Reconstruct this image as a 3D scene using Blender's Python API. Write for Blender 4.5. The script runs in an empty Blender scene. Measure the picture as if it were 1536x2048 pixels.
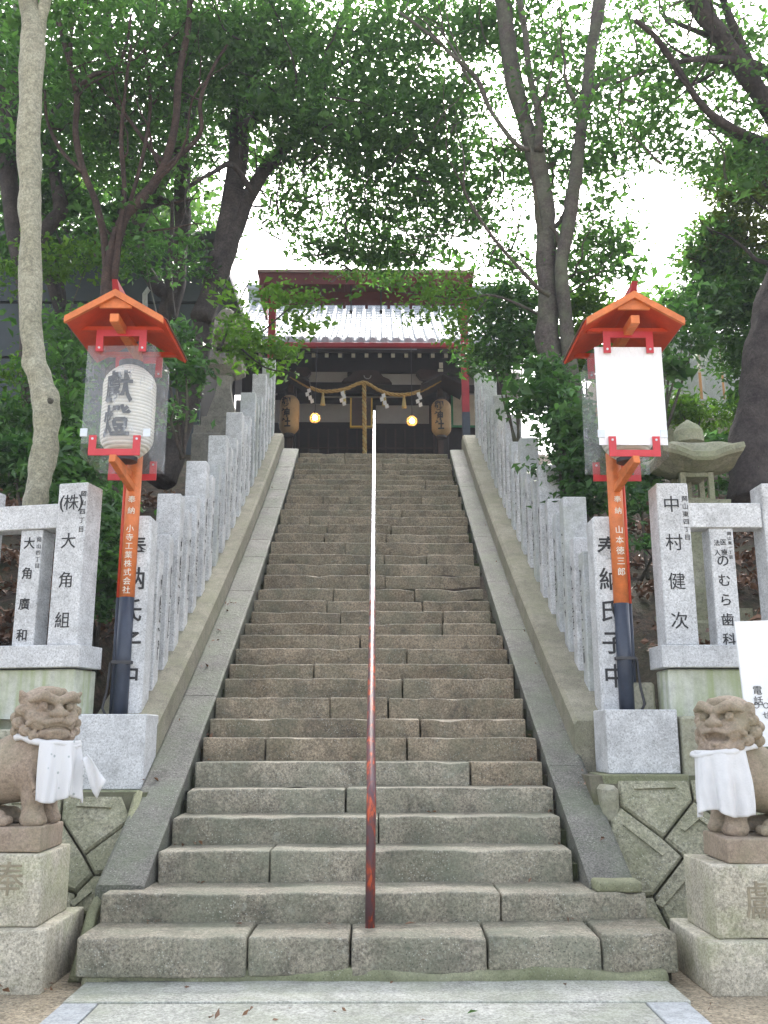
import bpy, bmesh, math, random
import numpy as np
from mathutils import Vector, Matrix, noise

S = bpy.context.scene
COL = S.collection
PI = math.pi
R = math.radians
rnd = random.Random(7)

# ------------------------------------------------------------------ camera, sky, sun, exposure
FPX, PITCH, YAW, EYE = 1900.0, R(13.04), R(0.43), 1.40
cd = bpy.data.cameras.new('camera'); cam = bpy.data.objects.new('camera', cd); COL.objects.link(cam)
cam.location = (0, 0, EYE)
cam.rotation_euler = (PI/2 + PITCH, 0, -YAW)
cd.sensor_fit = 'VERTICAL'; cd.sensor_height = 36.0; cd.lens = 36.0*FPX/2048.0
cd.clip_start = 0.05; cd.clip_end = 900
S.camera = cam
S.render.resolution_x = 768; S.render.resolution_y = 1024

SUN_EL, SUN_AZ = R(47), R(4)          # azimuth: where the light comes from, clockwise from +Y
world = bpy.data.worlds.new('World'); S.world = world; world.use_nodes = True
wn, wl = world.node_tree.nodes, world.node_tree.links
wn.clear()
sky = wn.new('ShaderNodeTexSky'); sky.sky_type = 'NISHITA'; sky.sun_disc = False
sky.sun_elevation = SUN_EL; sky.sun_rotation = SUN_AZ
sky.air_density = 1.0; sky.dust_density = 4.0; sky.ozone_density = 1.0
hs = wn.new('ShaderNodeHueSaturation'); hs.inputs['Saturation'].default_value = 0.42
bg = wn.new('ShaderNodeBackground'); bg.inputs['Strength'].default_value = 0.15
wo = wn.new('ShaderNodeOutputWorld')
wl.new(sky.outputs[0], hs.inputs['Color']); wl.new(hs.outputs[0], bg.inputs['Color']); wl.new(bg.outputs[0], wo.inputs['Surface'])
sd = bpy.data.lights.new('sun', 'SUN'); sun = bpy.data.objects.new('sun', sd); COL.objects.link(sun)
sd.energy = 1.5; sd.angle = R(25); sd.color = (1.0, 0.96, 0.90)
_d = Vector((math.sin(SUN_AZ)*math.cos(SUN_EL), math.cos(SUN_AZ)*math.cos(SUN_EL), math.sin(SUN_EL)))
sun.rotation_euler = _d.to_track_quat('Z', 'Y').to_euler(); sun.location = (0, -10, 30)
S.view_settings.view_transform = 'Standard'; S.view_settings.look = 'None'
S.view_settings.gamma = 1; S.view_settings.use_curve_mapping = False
S.view_settings.exposure = 2.15
S.cycles.max_bounces = 8; S.cycles.transparent_max_bounces = 12
S.cycles.diffuse_bounces = 3; S.cycles.glossy_bounces = 3; S.cycles.transmission_bounces = 6
try: S.cycles.use_denoising = True
except Exception: pass

_cr, _cf, _cu = None, None, None
def _axes():
    m = Matrix.Rotation(-YAW, 3, 'Z') @ Matrix.Rotation(PI/2 + PITCH, 3, 'X')
    return m @ Vector((1, 0, 0)), m @ Vector((0, 0, -1)), m @ Vector((0, 1, 0))
_cr, _cf, _cu = _axes()
def ray(px, py): return _cf + _cr*((px-768)/FPX) + _cu*((1024-py)/FPX)
def at(px, py, Y):
    """real point at forward distance Y that was measured at pixel px,py of the photograph"""
    d = ray(px, py); k = Y/d.y
    return Vector((d.x*k, Y, EYE + d.z*k))
def on_plane(px, py, P, N):
    d = ray(px, py); o = Vector((0, 0, EYE)); k = (P-o).dot(N)/d.dot(N)
    return o + d*k

# ------------------------------------------------------------------ materials
def mat(name): 
    m = bpy.data.materials.new(name); m.use_nodes = True
    n, l = m.node_tree.nodes, m.node_tree.links
    return m, n, l, n['Principled BSDF']
def N(n, t, **kw):
    x = n.new(t)
    for k, v in kw.items():
        if hasattr(x, k) and k not in ('Scale', 'Detail'): setattr(x, k, v)
        else: x.inputs[k].default_value = v
    return x
def ramp(n, stops):
    r = n.new('ShaderNodeValToRGB'); e = r.color_ramp.elements
    while len(e) < len(stops): e.new(0.5)
    for i, (p, c) in enumerate(stops):
        e[i].position = p; e[i].color = (c, c, c, 1) if isinstance(c, (int, float)) else (*c, 1)
    return r
def stone(name, c1, c2, rough=0.8, speck=0.0, sscale=260, bump=0.3, bscale=30, moss=None, moss_amt=0.0, lscale=1.3, spec=0.3, streak=0.0, stretch=1.0, dots=0.0, fine=0.25, stain=0.0, light=0.0):
    m, n, l, b = mat(name)
    g = n.new('ShaderNodeNewGeometry')
    oi = n.new('ShaderNodeObjectInfo')
    ad = n.new('ShaderNodeVectorMath'); ad.operation = 'ADD'
    sc = n.new('ShaderNodeVectorMath'); sc.operation = 'SCALE'; sc.inputs['Scale'].default_value = 37.0
    cb = n.new('ShaderNodeCombineXYZ')
    l.new(oi.outputs['Random'], cb.inputs[0]); l.new(oi.outputs['Random'], cb.inputs[1]); l.new(oi.outputs['Random'], cb.inputs[2])
    l.new(cb.outputs[0], sc.inputs[0]); l.new(g.outputs['Position'], ad.inputs[0]); l.new(sc.outputs[0], ad.inputs[1])
    P = ad.outputs[0]
    n1 = N(n, 'ShaderNodeTexNoise', Scale=lscale, Detail=6.0, Roughness=0.62); l.new(P, n1.inputs['Vector'])
    r1 = ramp(n, [(0.34, c1), (0.66, c2)]); l.new(n1.outputs[0], r1.inputs[0])
    cur = r1.outputs[0]
    def mul(cur, fac, a):
        x = n.new('ShaderNodeMix'); x.data_type = 'RGBA'; x.blend_type = 'MULTIPLY'; x.inputs[0].default_value = a
        l.new(cur, x.inputs[6]); l.new(fac, x.inputs[7]); return x.outputs[2]
    nm = N(n, 'ShaderNodeTexNoise', Scale=lscale*7, Detail=8.0, Roughness=0.7); l.new(P, nm.inputs['Vector'])
    rm = ramp(n, [(0.3, 0.62), (0.5, 0.95), (0.72, 1.18)]); l.new(nm.outputs[0], rm.inputs[0])
    cur = mul(cur, rm.outputs[0], 0.85)
    nf = N(n, 'ShaderNodeTexNoise', Scale=sscale*0.33, Detail=4.0, Roughness=0.85); l.new(P, nf.inputs['Vector'])
    rf = ramp(n, [(0.36, 0.35), (0.5, 0.95), (0.66, 1.7)]); l.new(nf.outputs[0], rf.inputs[0])
    cur = mul(cur, rf.outputs[0], fine)
    if speck:
        v = N(n, 'ShaderNodeTexVoronoi', Scale=sscale*0.6); l.new(P, v.inputs['Vector'])
        rv = ramp(n, [(0.0, 0.1), (0.22, 0.5), (0.36, 1.0), (0.9, 1.15)]); l.new(v.outputs['Color'], rv.inputs[0])
        cur = mul(cur, rv.outputs[0], speck)
    if streak:
        mp = N(n, 'ShaderNodeMapping'); mp.inputs['Scale'].default_value = (9, 9, 0.5); l.new(g.outputs['Position'], mp.inputs[0])
        ns = N(n, 'ShaderNodeTexNoise', Scale=1.6, Detail=5.0); l.new(mp.outputs[0], ns.inputs['Vector'])
        rs = ramp(n, [(0.42, 0.0), (0.68, 1.0)]); l.new(ns.outputs[0], rs.inputs[0])
        x = n.new('ShaderNodeMix'); x.data_type = 'RGBA'; x.inputs[7].default_value = (0.30, 0.36, 0.16, 1)
        mm = n.new('ShaderNodeMath'); mm.operation = 'MULTIPLY'; mm.inputs[1].default_value = streak
        l.new(rs.outputs[0], mm.inputs[0]); l.new(mm.outputs[0], x.inputs[0]); l.new(cur, x.inputs[6]); cur = x.outputs[2]
    if stain:
        n4 = N(n, 'ShaderNodeTexNoise', Scale=3.3, Detail=7.0, Roughness=0.7, Distortion=0.6); l.new(P, n4.inputs['Vector'])
        r4 = ramp(n, [(0.5, 0.0), (0.62, 1.0)]); l.new(n4.outputs[0], r4.inputs[0])
        x = n.new('ShaderNodeMix'); x.data_type = 'RGBA'; x.inputs[7].default_value = (0.055, 0.05, 0.042, 1)
        mm = n.new('ShaderNodeMath'); mm.operation = 'MULTIPLY'; mm.inputs[1].default_value = stain
        l.new(r4.outputs[0], mm.inputs[0]); l.new(mm.outputs[0], x.inputs[0]); l.new(cur, x.inputs[6]); cur = x.outputs[2]
    if light:
        n5 = N(n, 'ShaderNodeTexNoise', Scale=14, Detail=8.0, Roughness=0.75); l.new(P, n5.inputs['Vector'])
        r5 = ramp(n, [(0.56, 0.0), (0.68, 1.0)]); l.new(n5.outputs[0], r5.inputs[0])
        x = n.new('ShaderNodeMix'); x.data_type = 'RGBA'; x.inputs[7].default_value = (0.42, 0.43, 0.37, 1)
        mm = n.new('ShaderNodeMath'); mm.operation = 'MULTIPLY'; mm.inputs[1].default_value = light
        l.new(r5.outputs[0], mm.inputs[0]); l.new(mm.outputs[0], x.inputs[0]); l.new(cur, x.inputs[6]); cur = x.outputs[2]
    if moss:
        n3 = N(n, 'ShaderNodeTexNoise', Scale=2.4, Detail=8.0, Roughness=0.68); l.new(g.outputs['Position'], n3.inputs['Vector'])
        r3 = ramp(n, [(0.5-0.2*moss_amt, 0.0), (0.72-0.1*moss_amt, 1.0)]); l.new(n3.outputs[0], r3.inputs[0])
        x = n.new('ShaderNodeMix'); x.data_type = 'RGBA'; x.inputs[7].default_value = (*moss, 1)
        mm = n.new('ShaderNodeMath'); mm.operation = 'MULTIPLY'; mm.inputs[1].default_value = min(1, 0.45+0.4*moss_amt)
        l.new(r3.outputs[0], mm.inputs[0]); l.new(mm.outputs[0], x.inputs[0]); l.new(cur, x.inputs[6]); cur = x.outputs[2]
    if dots:
        for dsc, dcol, th in ((52, (0.55, 0.56, 0.50, 1), 0.20), (38, (0.03, 0.028, 0.025, 1), 0.17)):
            vd = N(n, 'ShaderNodeTexVoronoi', Scale=dsc); vd.inputs['Randomness'].default_value = 1.0; l.new(P, vd.inputs['Vector'])
            nn_ = N(n, 'ShaderNodeTexNoise', Scale=5.5 if dsc > 45 else 4.1, Detail=5.0); l.new(P, nn_.inputs['Vector'])
            rn = ramp(n, [(0.42, 0.0), (0.60, 1.0)]); l.new(nn_.outputs[0], rn.inputs[0])
            rd = ramp(n, [(th*0.6, 1.0), (th*1.25, 0.0)]); l.new(vd.outputs['Distance'], rd.inputs[0])
            mm = n.new('ShaderNodeMath'); mm.operation = 'MULTIPLY'; l.new(rn.outputs[0], mm.inputs[0]); l.new(rd.outputs[0], mm.inputs[1])
            m2 = n.new('ShaderNodeMath'); m2.operation = 'MULTIPLY'; m2.inputs[1].default_value = dots; l.new(mm.outputs[0], m2.inputs[0])
            x = n.new('ShaderNodeMix'); x.data_type = 'RGBA'; x.inputs[7].default_value = dcol
            l.new(m2.outputs[0], x.inputs[0]); l.new(cur, x.inputs[6]); cur = x.outputs[2]
    l.new(cur, b.inputs['Base Color'])
    b.inputs['Roughness'].default_value = rough
    b.inputs['Specular IOR Level'].default_value = spec
    nb = N(n, 'ShaderNodeTexNoise', Scale=bscale, Detail=9.0, Roughness=0.72)
    if stretch != 1.0:
        ms = N(n, 'ShaderNodeMapping'); ms.inputs['Scale'].default_value = (1, 1, stretch); l.new(P, ms.inputs[0]); l.new(ms.outputs[0], nb.inputs['Vector'])
    else: l.new(P, nb.inputs['Vector'])
    bp = n.new('ShaderNodeBump'); bp.inputs['Strength'].default_value = bump; bp.inputs['Distance'].default_value = 0.03
    l.new(nb.outputs[0], bp.inputs['Height']); l.new(bp.outputs[0], b.inputs['Normal'])
    return m
def plain(name, c, rough=0.5, metal=0.0, var=0.15, scale=6, bump=0.05, spec=0.5):
    m, n, l, b = mat(name)
    g = n.new('ShaderNodeNewGeometry')
    n1 = N(n, 'ShaderNodeTexNoise', Scale=scale, Detail=7.0, Roughness=0.7); l.new(g.outputs['Position'], n1.inputs['Vector'])
    r1 = ramp(n, [(0.3, tuple(x*(1-var) for x in c)), (0.7, tuple(min(1, x*(1+var)) for x in c))]); l.new(n1.outputs[0], r1.inputs[0])
    l.new(r1.outputs[0], b.inputs['Base Color'])
    b.inputs['Roughness'].default_value = rough; b.inputs['Metallic'].default_value = metal
    b.inputs['Specular IOR Level'].default_value = spec
    bp = n.new('ShaderNodeBump'); bp.inputs['Strength'].default_value = bump; bp.inputs['Distance'].default_value = 0.02
    n2 = N(n, 'ShaderNodeTexNoise', Scale=scale*8, Detail=5.0); l.new(g.outputs['Position'], n2.inputs['Vector'])
    l.new(n2.outputs[0], bp.inputs['Height']); l.new(bp.outputs[0], b.inputs['Normal'])
    return m
def leafmat(name, dark, light, trans=0.45, rough=0.5):
    m, n, l, b = mat(name)
    a = n.new('ShaderNodeAttribute'); a.attribute_name = 'hue'
    r = ramp(n, [(0.0, dark), (0.75, light), (1.0, tuple(min(1, x*1.5) for x in light))]); l.new(a.outputs['Fac'], r.inputs[0])
    l.new(r.outputs[0], b.inputs['Base Color']); b.inputs['Roughness'].default_value = rough
    b.inputs['Specular IOR Level'].default_value = 0.35
    t = n.new('ShaderNodeBsdfTranslucent')
    hb = n.new('ShaderNodeMix'); hb.data_type = 'RGBA'; hb.blend_type = 'MULTIPLY'; hb.inputs[0].default_value = 1
    hb.inputs[7].default_value = (1.3, 1.6, 0.8, 1); l.new(r.outputs[0], hb.inputs[6]); l.new(hb.outputs[2], t.inputs['Color'])
    mx = n.new('ShaderNodeMixShader'); mx.inputs[0].default_value = trans
    l.new(b.outputs[0], mx.inputs[1]); l.new(t.outputs[0], mx.inputs[2]); l.new(mx.outputs[0], n['Material Output'].inputs['Surface'])
    return m
M = {}
M['step'] = stone('step_granite', (0.195, 0.155, 0.102), (0.345, 0.282, 0.20), 0.62, dots=0.6, fine=0.9, sscale=170, bump=0.55, bscale=22, moss=(0.14, 0.150, 0.100), moss_amt=0.3, stain=0.45, light=0.25, lscale=1.8)
M['step2'] = stone('step_granite_green', (0.215, 0.195, 0.145), (0.375, 0.335, 0.26), 0.62, dots=0.75, fine=0.9, sscale=170, bump=0.55, bscale=22, moss=(0.17, 0.19, 0.135), moss_amt=0.5, stain=0.45, light=0.45, lscale=1.8)
M['stepdark'] = stone('step_joint_earth', (0.03, 0.028, 0.02), (0.06, 0.05, 0.035), 0.95, moss=(0.09, 0.13, 0.04), moss_amt=0.4)
M['kerb'] = stone('kerb_granite', (0.12, 0.12, 0.105), (0.19, 0.185, 0.165), 0.66, dots=0.5, fine=0.9, sscale=220, bump=0.5, bscale=26, moss=(0.14, 0.17, 0.11), moss_amt=0.5, spec=0.25, stain=0.3)
M['coping'] = stone('coping_concrete', (0.22, 0.205, 0.155), (0.31, 0.29, 0.225), 0.85, dots=0.3, fine=0.6, sscale=300, bump=0.2, bscale=50, moss=(0.19, 0.20, 0.12), moss_amt=0.3)
M['granite'] = stone('white_granite', (0.54, 0.55, 0.56), (0.63, 0.64, 0.65), 0.6, speck=0.42, sscale=190, fine=0.35, bump=0.06, bscale=120, lscale=0.8)
M['granite2'] = stone('weathered_granite', (0.46, 0.48, 0.49), (0.56, 0.58, 0.60), 0.65, speck=0.28, sscale=190, fine=0.35, bump=0.08, bscale=120, lscale=1.5, moss=(0.40, 0.43, 0.36), moss_amt=0.35)
M['pedestal'] = stone('pedestal_granite', (0.42, 0.385, 0.30), (0.57, 0.53, 0.44), 0.8, dots=0.35, fine=0.6, speck=0.4, sscale=180, bump=0.25, bscale=60, moss=(0.30, 0.34, 0.15), moss_amt=0.2 , lscale=1.6)
M['panel'] = stone('retaining_concrete', (0.27, 0.26, 0.18), (0.38, 0.365, 0.27), 0.85, dots=0.7, speck=0.35, fine=0.7, sscale=120, bump=0.35, bscale=45, moss=(0.19, 0.205, 0.115), moss_amt=0.45, light=0.3)
M['joint'] = stone('joint_mortar', (0.11, 0.10, 0.07), (0.17, 0.155, 0.115), 0.95, moss=(0.10, 0.12, 0.05), moss_amt=0.5)
M['mortar'] = stone('mortar_moss', (0.22, 0.24, 0.13), (0.36, 0.36, 0.24), 0.9, speck=0.3, bump=0.8, bscale=25, dots=0.5, moss=(0.24, 0.25, 0.16), moss_amt=0.4)
M['whitecon'] = stone('painted_concrete', (0.50, 0.52, 0.45), (0.62, 0.64, 0.57), 0.8, fine=0.15, bump=0.1, streak=0.75, moss=(0.36, 0.42, 0.22), moss_amt=0.25)
M['concrete'] = stone('rough_concrete', (0.30, 0.29, 0.22), (0.42, 0.41, 0.33), 0.85, speck=0.35, sscale=90, bump=0.5, bscale=35, moss=(0.26, 0.27, 0.16), moss_amt=0.4)
M['ground'] = stone('sandy_ground', (0.27, 0.225, 0.155), (0.40, 0.34, 0.25), 0.95, speck=0.5, dots=0.5, fine=0.7, sscale=110, bump=0.4, bscale=50, lscale=1.1)
M['path'] = stone('path_concrete', (0.33, 0.34, 0.30), (0.46, 0.46, 0.42), 0.8, speck=0.3, dots=0.35, fine=0.6, sscale=150, bump=0.15, bscale=50, lscale=1.6, stain=0.16, moss=(0.26, 0.28, 0.20), moss_amt=0.35)
M['edging'] = stone('edging_granite', (0.32, 0.34, 0.35), (0.44, 0.46, 0.47), 0.75, speck=0.25, sscale=180, bump=0.15, bscale=50)
M['soil'] = stone('leaf_litter_soil', (0.028, 0.019, 0.013), (0.095, 0.064, 0.044), 0.9, bump=1.0, bscale=16, fine=0.9, sscale=60, lscale=5, moss=(0.05, 0.07, 0.025), moss_amt=0.25)
M['lion'] = stone('statue_stone', (0.29, 0.225, 0.172), (0.40, 0.32, 0.25), 0.85, fine=0.35, sscale=260, bump=0.25, bscale=60, moss=(0.22, 0.22, 0.13), moss_amt=0.3, lscale=5)
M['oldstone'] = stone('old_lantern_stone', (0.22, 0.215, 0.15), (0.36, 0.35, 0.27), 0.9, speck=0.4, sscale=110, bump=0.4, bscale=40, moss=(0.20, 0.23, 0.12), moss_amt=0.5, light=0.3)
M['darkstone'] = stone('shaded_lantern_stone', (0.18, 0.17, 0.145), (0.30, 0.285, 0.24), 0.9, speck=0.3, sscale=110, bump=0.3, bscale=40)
M['bark'] = stone('dark_bark', (0.030, 0.024, 0.023), (0.070, 0.058, 0.052), 0.9, stretch=0.22, bump=1.0, bscale=18, lscale=4, fine=0.6, sscale=90)
M['barkred'] = stone('reddish_bark', (0.040, 0.025, 0.021), (0.085, 0.055, 0.044), 0.9, stretch=0.22, bump=1.0, bscale=18, lscale=4, fine=0.6, sscale=90)
M['bark2'] = stone('grey_bark', (0.060, 0.049, 0.044), (0.11, 0.092, 0.082), 0.9, stretch=0.22, bump=0.8, bscale=18, lscale=3, fine=0.6, sscale=90, moss=(0.13, 0.15, 0.09), moss_amt=0.4)
M['barkpale'] = stone('pale_smooth_bark', (0.27, 0.26, 0.185), (0.37, 0.355, 0.27), 0.8, bump=0.2, bscale=22, lscale=2.2, fine=0.6, sscale=120, stain=0.22, dots=0.3)
M['ink'] = plain('black_ink', (0.018, 0.018, 0.02), 0.6, var=0.3, scale=40)
M['inkgrey'] = plain('faded_ink', (0.09, 0.095, 0.10), 0.7, var=0.3, scale=60)
M['carve'] = plain('carved_letter_shade', (0.27, 0.235, 0.165), 0.9, var=0.3, scale=30)
M['whitepaint'] = plain('white_lettering', (0.78, 0.76, 0.66), 0.6)
M['orange'] = plain('vermilion_orange_paint', (0.62, 0.175, 0.048), 0.55, var=0.28, scale=7)
M['red'] = plain('crimson_bracket_paint', (0.55, 0.035, 0.045), 0.4, var=0.12, scale=9)
M['redroof'] = plain('vermilion_soffit_paint', (0.55, 0.055, 0.012), 0.6, var=0.15, scale=9)
M['polered'] = plain('pole_edge_red', (0.60, 0.06, 0.02), 0.4)
M['navy'] = plain('blue_black_paint', (0.035, 0.045, 0.07), 0.38, var=0.2, scale=14)
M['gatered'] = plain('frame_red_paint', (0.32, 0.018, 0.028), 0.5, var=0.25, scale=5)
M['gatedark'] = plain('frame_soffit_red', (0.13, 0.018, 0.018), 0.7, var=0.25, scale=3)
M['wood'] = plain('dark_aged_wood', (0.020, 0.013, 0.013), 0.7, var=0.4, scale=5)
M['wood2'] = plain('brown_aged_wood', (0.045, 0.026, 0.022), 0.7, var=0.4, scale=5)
M['plaster'] = plain('white_plaster', (0.36, 0.34, 0.33), 0.9, var=0.06)
M['rafterend'] = plain('rafter_end_white', (0.72, 0.70, 0.60), 0.8)
M['tile'] = plain('silver_roof_tile', (0.34, 0.36, 0.39), 0.30, var=0.2, scale=12, spec=0.8)
M['ridge'] = plain('weathered_ridge_tile', (0.22, 0.24, 0.24), 0.5, var=0.3, scale=6)
M['rope'] = plain('straw_rope', (0.42, 0.27, 0.09), 0.9, var=0.25, scale=60)
M['straw'] = plain('straw_tassel', (0.46, 0.36, 0.16), 0.9, var=0.25, scale=60)
M['paper'] = plain('white_paper', (0.80, 0.80, 0.80), 0.8, var=0.03)
M['lampaper'] = plain('lantern_washi', (0.80, 0.77, 0.68), 0.8, var=0.08, scale=7)
def ribpaper():
    m, n, l, b = mat('ribbed_washi'); g = n.new('ShaderNodeNewGeometry')
    w = n.new('ShaderNodeTexWave'); w.bands_direction = 'Z'; w.inputs['Scale'].default_value = 10.7; w.inputs['Distortion'].default_value = 0.15; l.new(g.outputs['Position'], w.inputs['Vector'])
    nz = N(n, 'ShaderNodeTexNoise', Scale=6, Detail=5.0); l.new(g.outputs['Position'], nz.inputs['Vector'])
    r = ramp(n, [(0.0, (0.52, 0.49, 0.42)), (0.25, (0.76, 0.74, 0.67)), (1.0, (0.83, 0.81, 0.74))]); l.new(w.outputs['Fac'], r.inputs[0])
    x = n.new('ShaderNodeMix'); x.data_type = 'RGBA'; x.blend_type = 'MULTIPLY'; x.inputs[0].default_value = 0.6
    r2 = ramp(n, [(0.35, 0.72), (0.6, 1.0)]); l.new(nz.outputs[0], r2.inputs[0]); l.new(r.outputs[0], x.inputs[6]); l.new(r2.outputs[0], x.inputs[7])
    l.new(x.outputs[2], b.inputs['Base Color']); b.inputs['Roughness'].default_value = 0.85
    bp = n.new('ShaderNodeBump'); bp.inputs['Strength'].default_value = 0.5; bp.inputs['Distance'].default_value = 0.01; l.new(w.outputs['Fac'], bp.inputs['Height']); l.new(bp.outputs[0], b.inputs['Normal'])
    return m
M['lampaper'] = ribpaper()
M['oldpaper'] = plain('aged_lantern_washi', (0.30, 0.20, 0.10), 0.8, var=0.18, scale=7)
M['gold'] = plain('gold_leaf', (0.75, 0.45, 0.10), 0.35, metal=0.8)
M['metal'] = plain('dull_iron', (0.06, 0.06, 0.065), 0.5, metal=0.5)
M['zinc'] = plain('galvanised_fitting', (0.62, 0.66, 0.70), 0.45, metal=0.2)
M['copper'] = plain('roof_edge_sheet', (0.34, 0.22, 0.19), 0.5, metal=0.3)
M['cloth'] = plain('white_cotton', (0.66, 0.66, 0.67), 0.9, var=0.06, scale=12, bump=0.15)
def printcloth():
    m, n, l, b = mat('sparsely_printed_cotton')
    g = n.new('ShaderNodeNewGeometry'); vd = N(n, 'ShaderNodeTexVoronoi', Scale=17.0); l.new(g.outputs['Position'], vd.inputs['Vector'])
    rd = ramp(n, [(0.10, (0.36, 0.40, 0.40)), (0.17, (0.66, 0.66, 0.67))]); l.new(vd.outputs['Distance'], rd.inputs[0])
    l.new(rd.outputs[0], b.inputs['Base Color']); b.inputs['Roughness'].default_value = 0.9; b.inputs['Specular IOR Level'].default_value = 0.1
    return m
M['print'] = printcloth()
M['signwhite'] = plain('white_sign_board', (0.84, 0.86, 0.88), 0.35, var=0.01)
M['darkwall'] = plain('dark_boarding', (0.055, 0.068, 0.080), 0.8, var=0.2, scale=1.2)
M['blackgap'] = plain('wall_seam_black', (0.008, 0.008, 0.01), 0.9)
M['pinkwood'] = plain('wooden_wall_amber', (0.40, 0.22, 0.09), 0.8, var=0.35, scale=2.0)
M['beige'] = plain('beige_wall', (0.52, 0.46, 0.36), 0.9)
M['green'] = plain('green_frame_paint', (0.03, 0.22, 0.08), 0.5)
M['leafdead'] = plain('dead_leaf', (0.19, 0.10, 0.055), 0.5, var=0.6, scale=9, spec=0.5)
M['leaf_canopy'] = leafmat('leaf_canopy', (0.030, 0.075, 0.024), (0.085, 0.165, 0.052), 0.56)
M['leaf_dark'] = leafmat('leaf_dark', (0.022, 0.058, 0.020), (0.06, 0.13, 0.04), 0.5)
M['leaf_bright'] = leafmat('leaf_bright', (0.05, 0.11, 0.02), (0.115, 0.20, 0.035), 0.5)
M['leaf_gloss'] = leafmat('leaf_gloss', (0.030, 0.078, 0.030), (0.085, 0.175, 0.055), 0.36, rough=0.33)
M['leaf_olive'] = leafmat('leaf_olive', (0.045, 0.07, 0.015), (0.10, 0.13, 0.03), 0.4)

def rustpipe():
    m, n, l, b = mat('worn_red_paint_and_glint')
    g = n.new('ShaderNodeNewGeometry')
    mp = N(n, 'ShaderNodeMapping'); mp.inputs['Scale'].default_value = (16, 4.5, 4.5); l.new(g.outputs['Position'], mp.inputs[0])
    n1 = N(n, 'ShaderNodeTexNoise', Scale=1.7, Detail=7.0, Roughness=0.65, Distortion=0.5); l.new(mp.outputs[0], n1.inputs['Vector'])
    r1 = ramp(n, [(0.44, (0.10, 0.05, 0.058)), (0.52, (0.17, 0.045, 0.04)), (0.565, (0.24, 0.05, 0.035)), (0.60, (0.50, 0.085, 0.028))]); l.new(n1.outputs[0], r1.inputs[0])
    # bright metal colour, by height, stands in for the glint on the upper rail
    sx = n.new('ShaderNodeSeparateXYZ'); l.new(g.outputs['Position'], sx.inputs[0])
    n2 = N(n, 'ShaderNodeTexNoise', Scale=5, Detail=5.0); l.new(g.outputs['Position'], n2.inputs['Vector'])
    ad = n.new('ShaderNodeMath'); ad.operation = 'MULTIPLY_ADD'; ad.inputs[1].default_value = 1.6
    l.new(n2.outputs[0], ad.inputs[0]); l.new(sx.outputs[2], ad.inputs[2])
    r2 = ramp(n, [(0.0, 0.0), (1.0, 1.0)])
    mr = n.new('ShaderNodeMapRange'); mr.inputs[1].default_value = 3.2; mr.inputs[2].default_value = 4.1; l.new(ad.outputs[0], mr.inputs[0])
    x = n.new('ShaderNodeMix'); x.data_type = 'RGBA'; x.inputs[7].default_value = (0.80, 0.80, 0.86, 1)
    l.new(mr.outputs[0], x.inputs[0]); l.new(r1.outputs[0], x.inputs[6]); l.new(x.outputs[2], b.inputs['Base Color'])
    l.new(mr.outputs[0], b.inputs['Metallic'])
    rr = n.new('ShaderNodeMapRange'); rr.inputs[3].default_value = 0.42; rr.inputs[4].default_value = 0.24; l.new(mr.outputs[0], rr.inputs[0])
    l.new(rr.outputs[0], b.inputs['Roughness'])
    return m
M['pipe'] = rustpipe()
def clearplastic(name, tint, alpha, rough=0.12):
    m, n, l, b = mat(name)
    b.inputs['Base Color'].default_value = (*tint, 1); b.inputs['Roughness'].default_value = rough
    b.inputs['Alpha'].default_value = alpha; b.inputs['Specular IOR Level'].default_value = 0.9
    g = n.new('ShaderNodeNewGeometry')
    mp = N(n, 'ShaderNodeMapping'); mp.inputs['Scale'].default_value = (14, 14, 5); mp.inputs['Rotation'].default_value = (0, R(28), 0); l.new(g.outputs['Position'], mp.inputs[0])
    n1 = N(n, 'ShaderNodeTexNoise', Scale=1.4, Detail=3.0, Distortion=0.5); l.new(mp.outputs[0], n1.inputs['Vector'])
    bp = n.new('ShaderNodeBump'); bp.inputs['Strength'].default_value = 0.5; bp.inputs['Distance'].default_value = 0.05
    l.new(n1.outputs[0], bp.inputs['Height']); l.new(bp.outputs[0], b.inputs['Normal'])
    r = ramp(n, [(0.60, alpha), (0.75, min(1, alpha+0.32))]); l.new(n1.outputs[0], r.inputs[0]); l.new(r.outputs[0], b.inputs['Alpha'])  # denser streaks stand in for streaky reflections on the sheet
    return m
M['plastic'] = clearplastic('clear_plastic_sheet', (0.62, 0.66, 0.70), 0.10)
M['plasticglare'] = clearplastic('glare_white_sheet', (0.93, 0.93, 0.95), 0.90, 0.3)  # white colour stands in for sky glare on the right front pane
def emis(name, c, s):
    m, n, l, b = mat(name); b.inputs['Base Color'].default_value = (*c, 1)
    b.inputs['Emission Color'].default_value = (*c, 1); b.inputs['Emission Strength'].default_value = s
    return m
M['bulb'] = emis('lamp_bulb_glow', (1.0, 0.72, 0.36), 14)
M['amberglass'] = clearplastic('amber_glass', (0.80, 0.52, 0.2), 0.45, 0.2)

# ------------------------------------------------------------------ object helpers
ORG = {}
def link(o, parent=None, world=Vector((0, 0, 0))):
    COL.objects.link(o)
    w = Vector(world)
    if parent is not None:
        o.parent = parent; o.location = w - ORG[parent.name]
    else: o.location = w
    ORG[o.name] = w
    return o
def tag(o, label=None, cat=None, group=None, kind=None):
    if label: o['label'] = label
    if cat: o['category'] = cat
    if group: o['group'] = group
    if kind: o['kind'] = kind
    return o
def thing(name, loc, label, cat, group=None):
    o = bpy.data.objects.new(name, None); o.empty_display_size = 0.1
    link(o, None, loc); return tag(o, label, cat, group)
def struct(o): o['kind'] = 'structure'; return o

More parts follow.
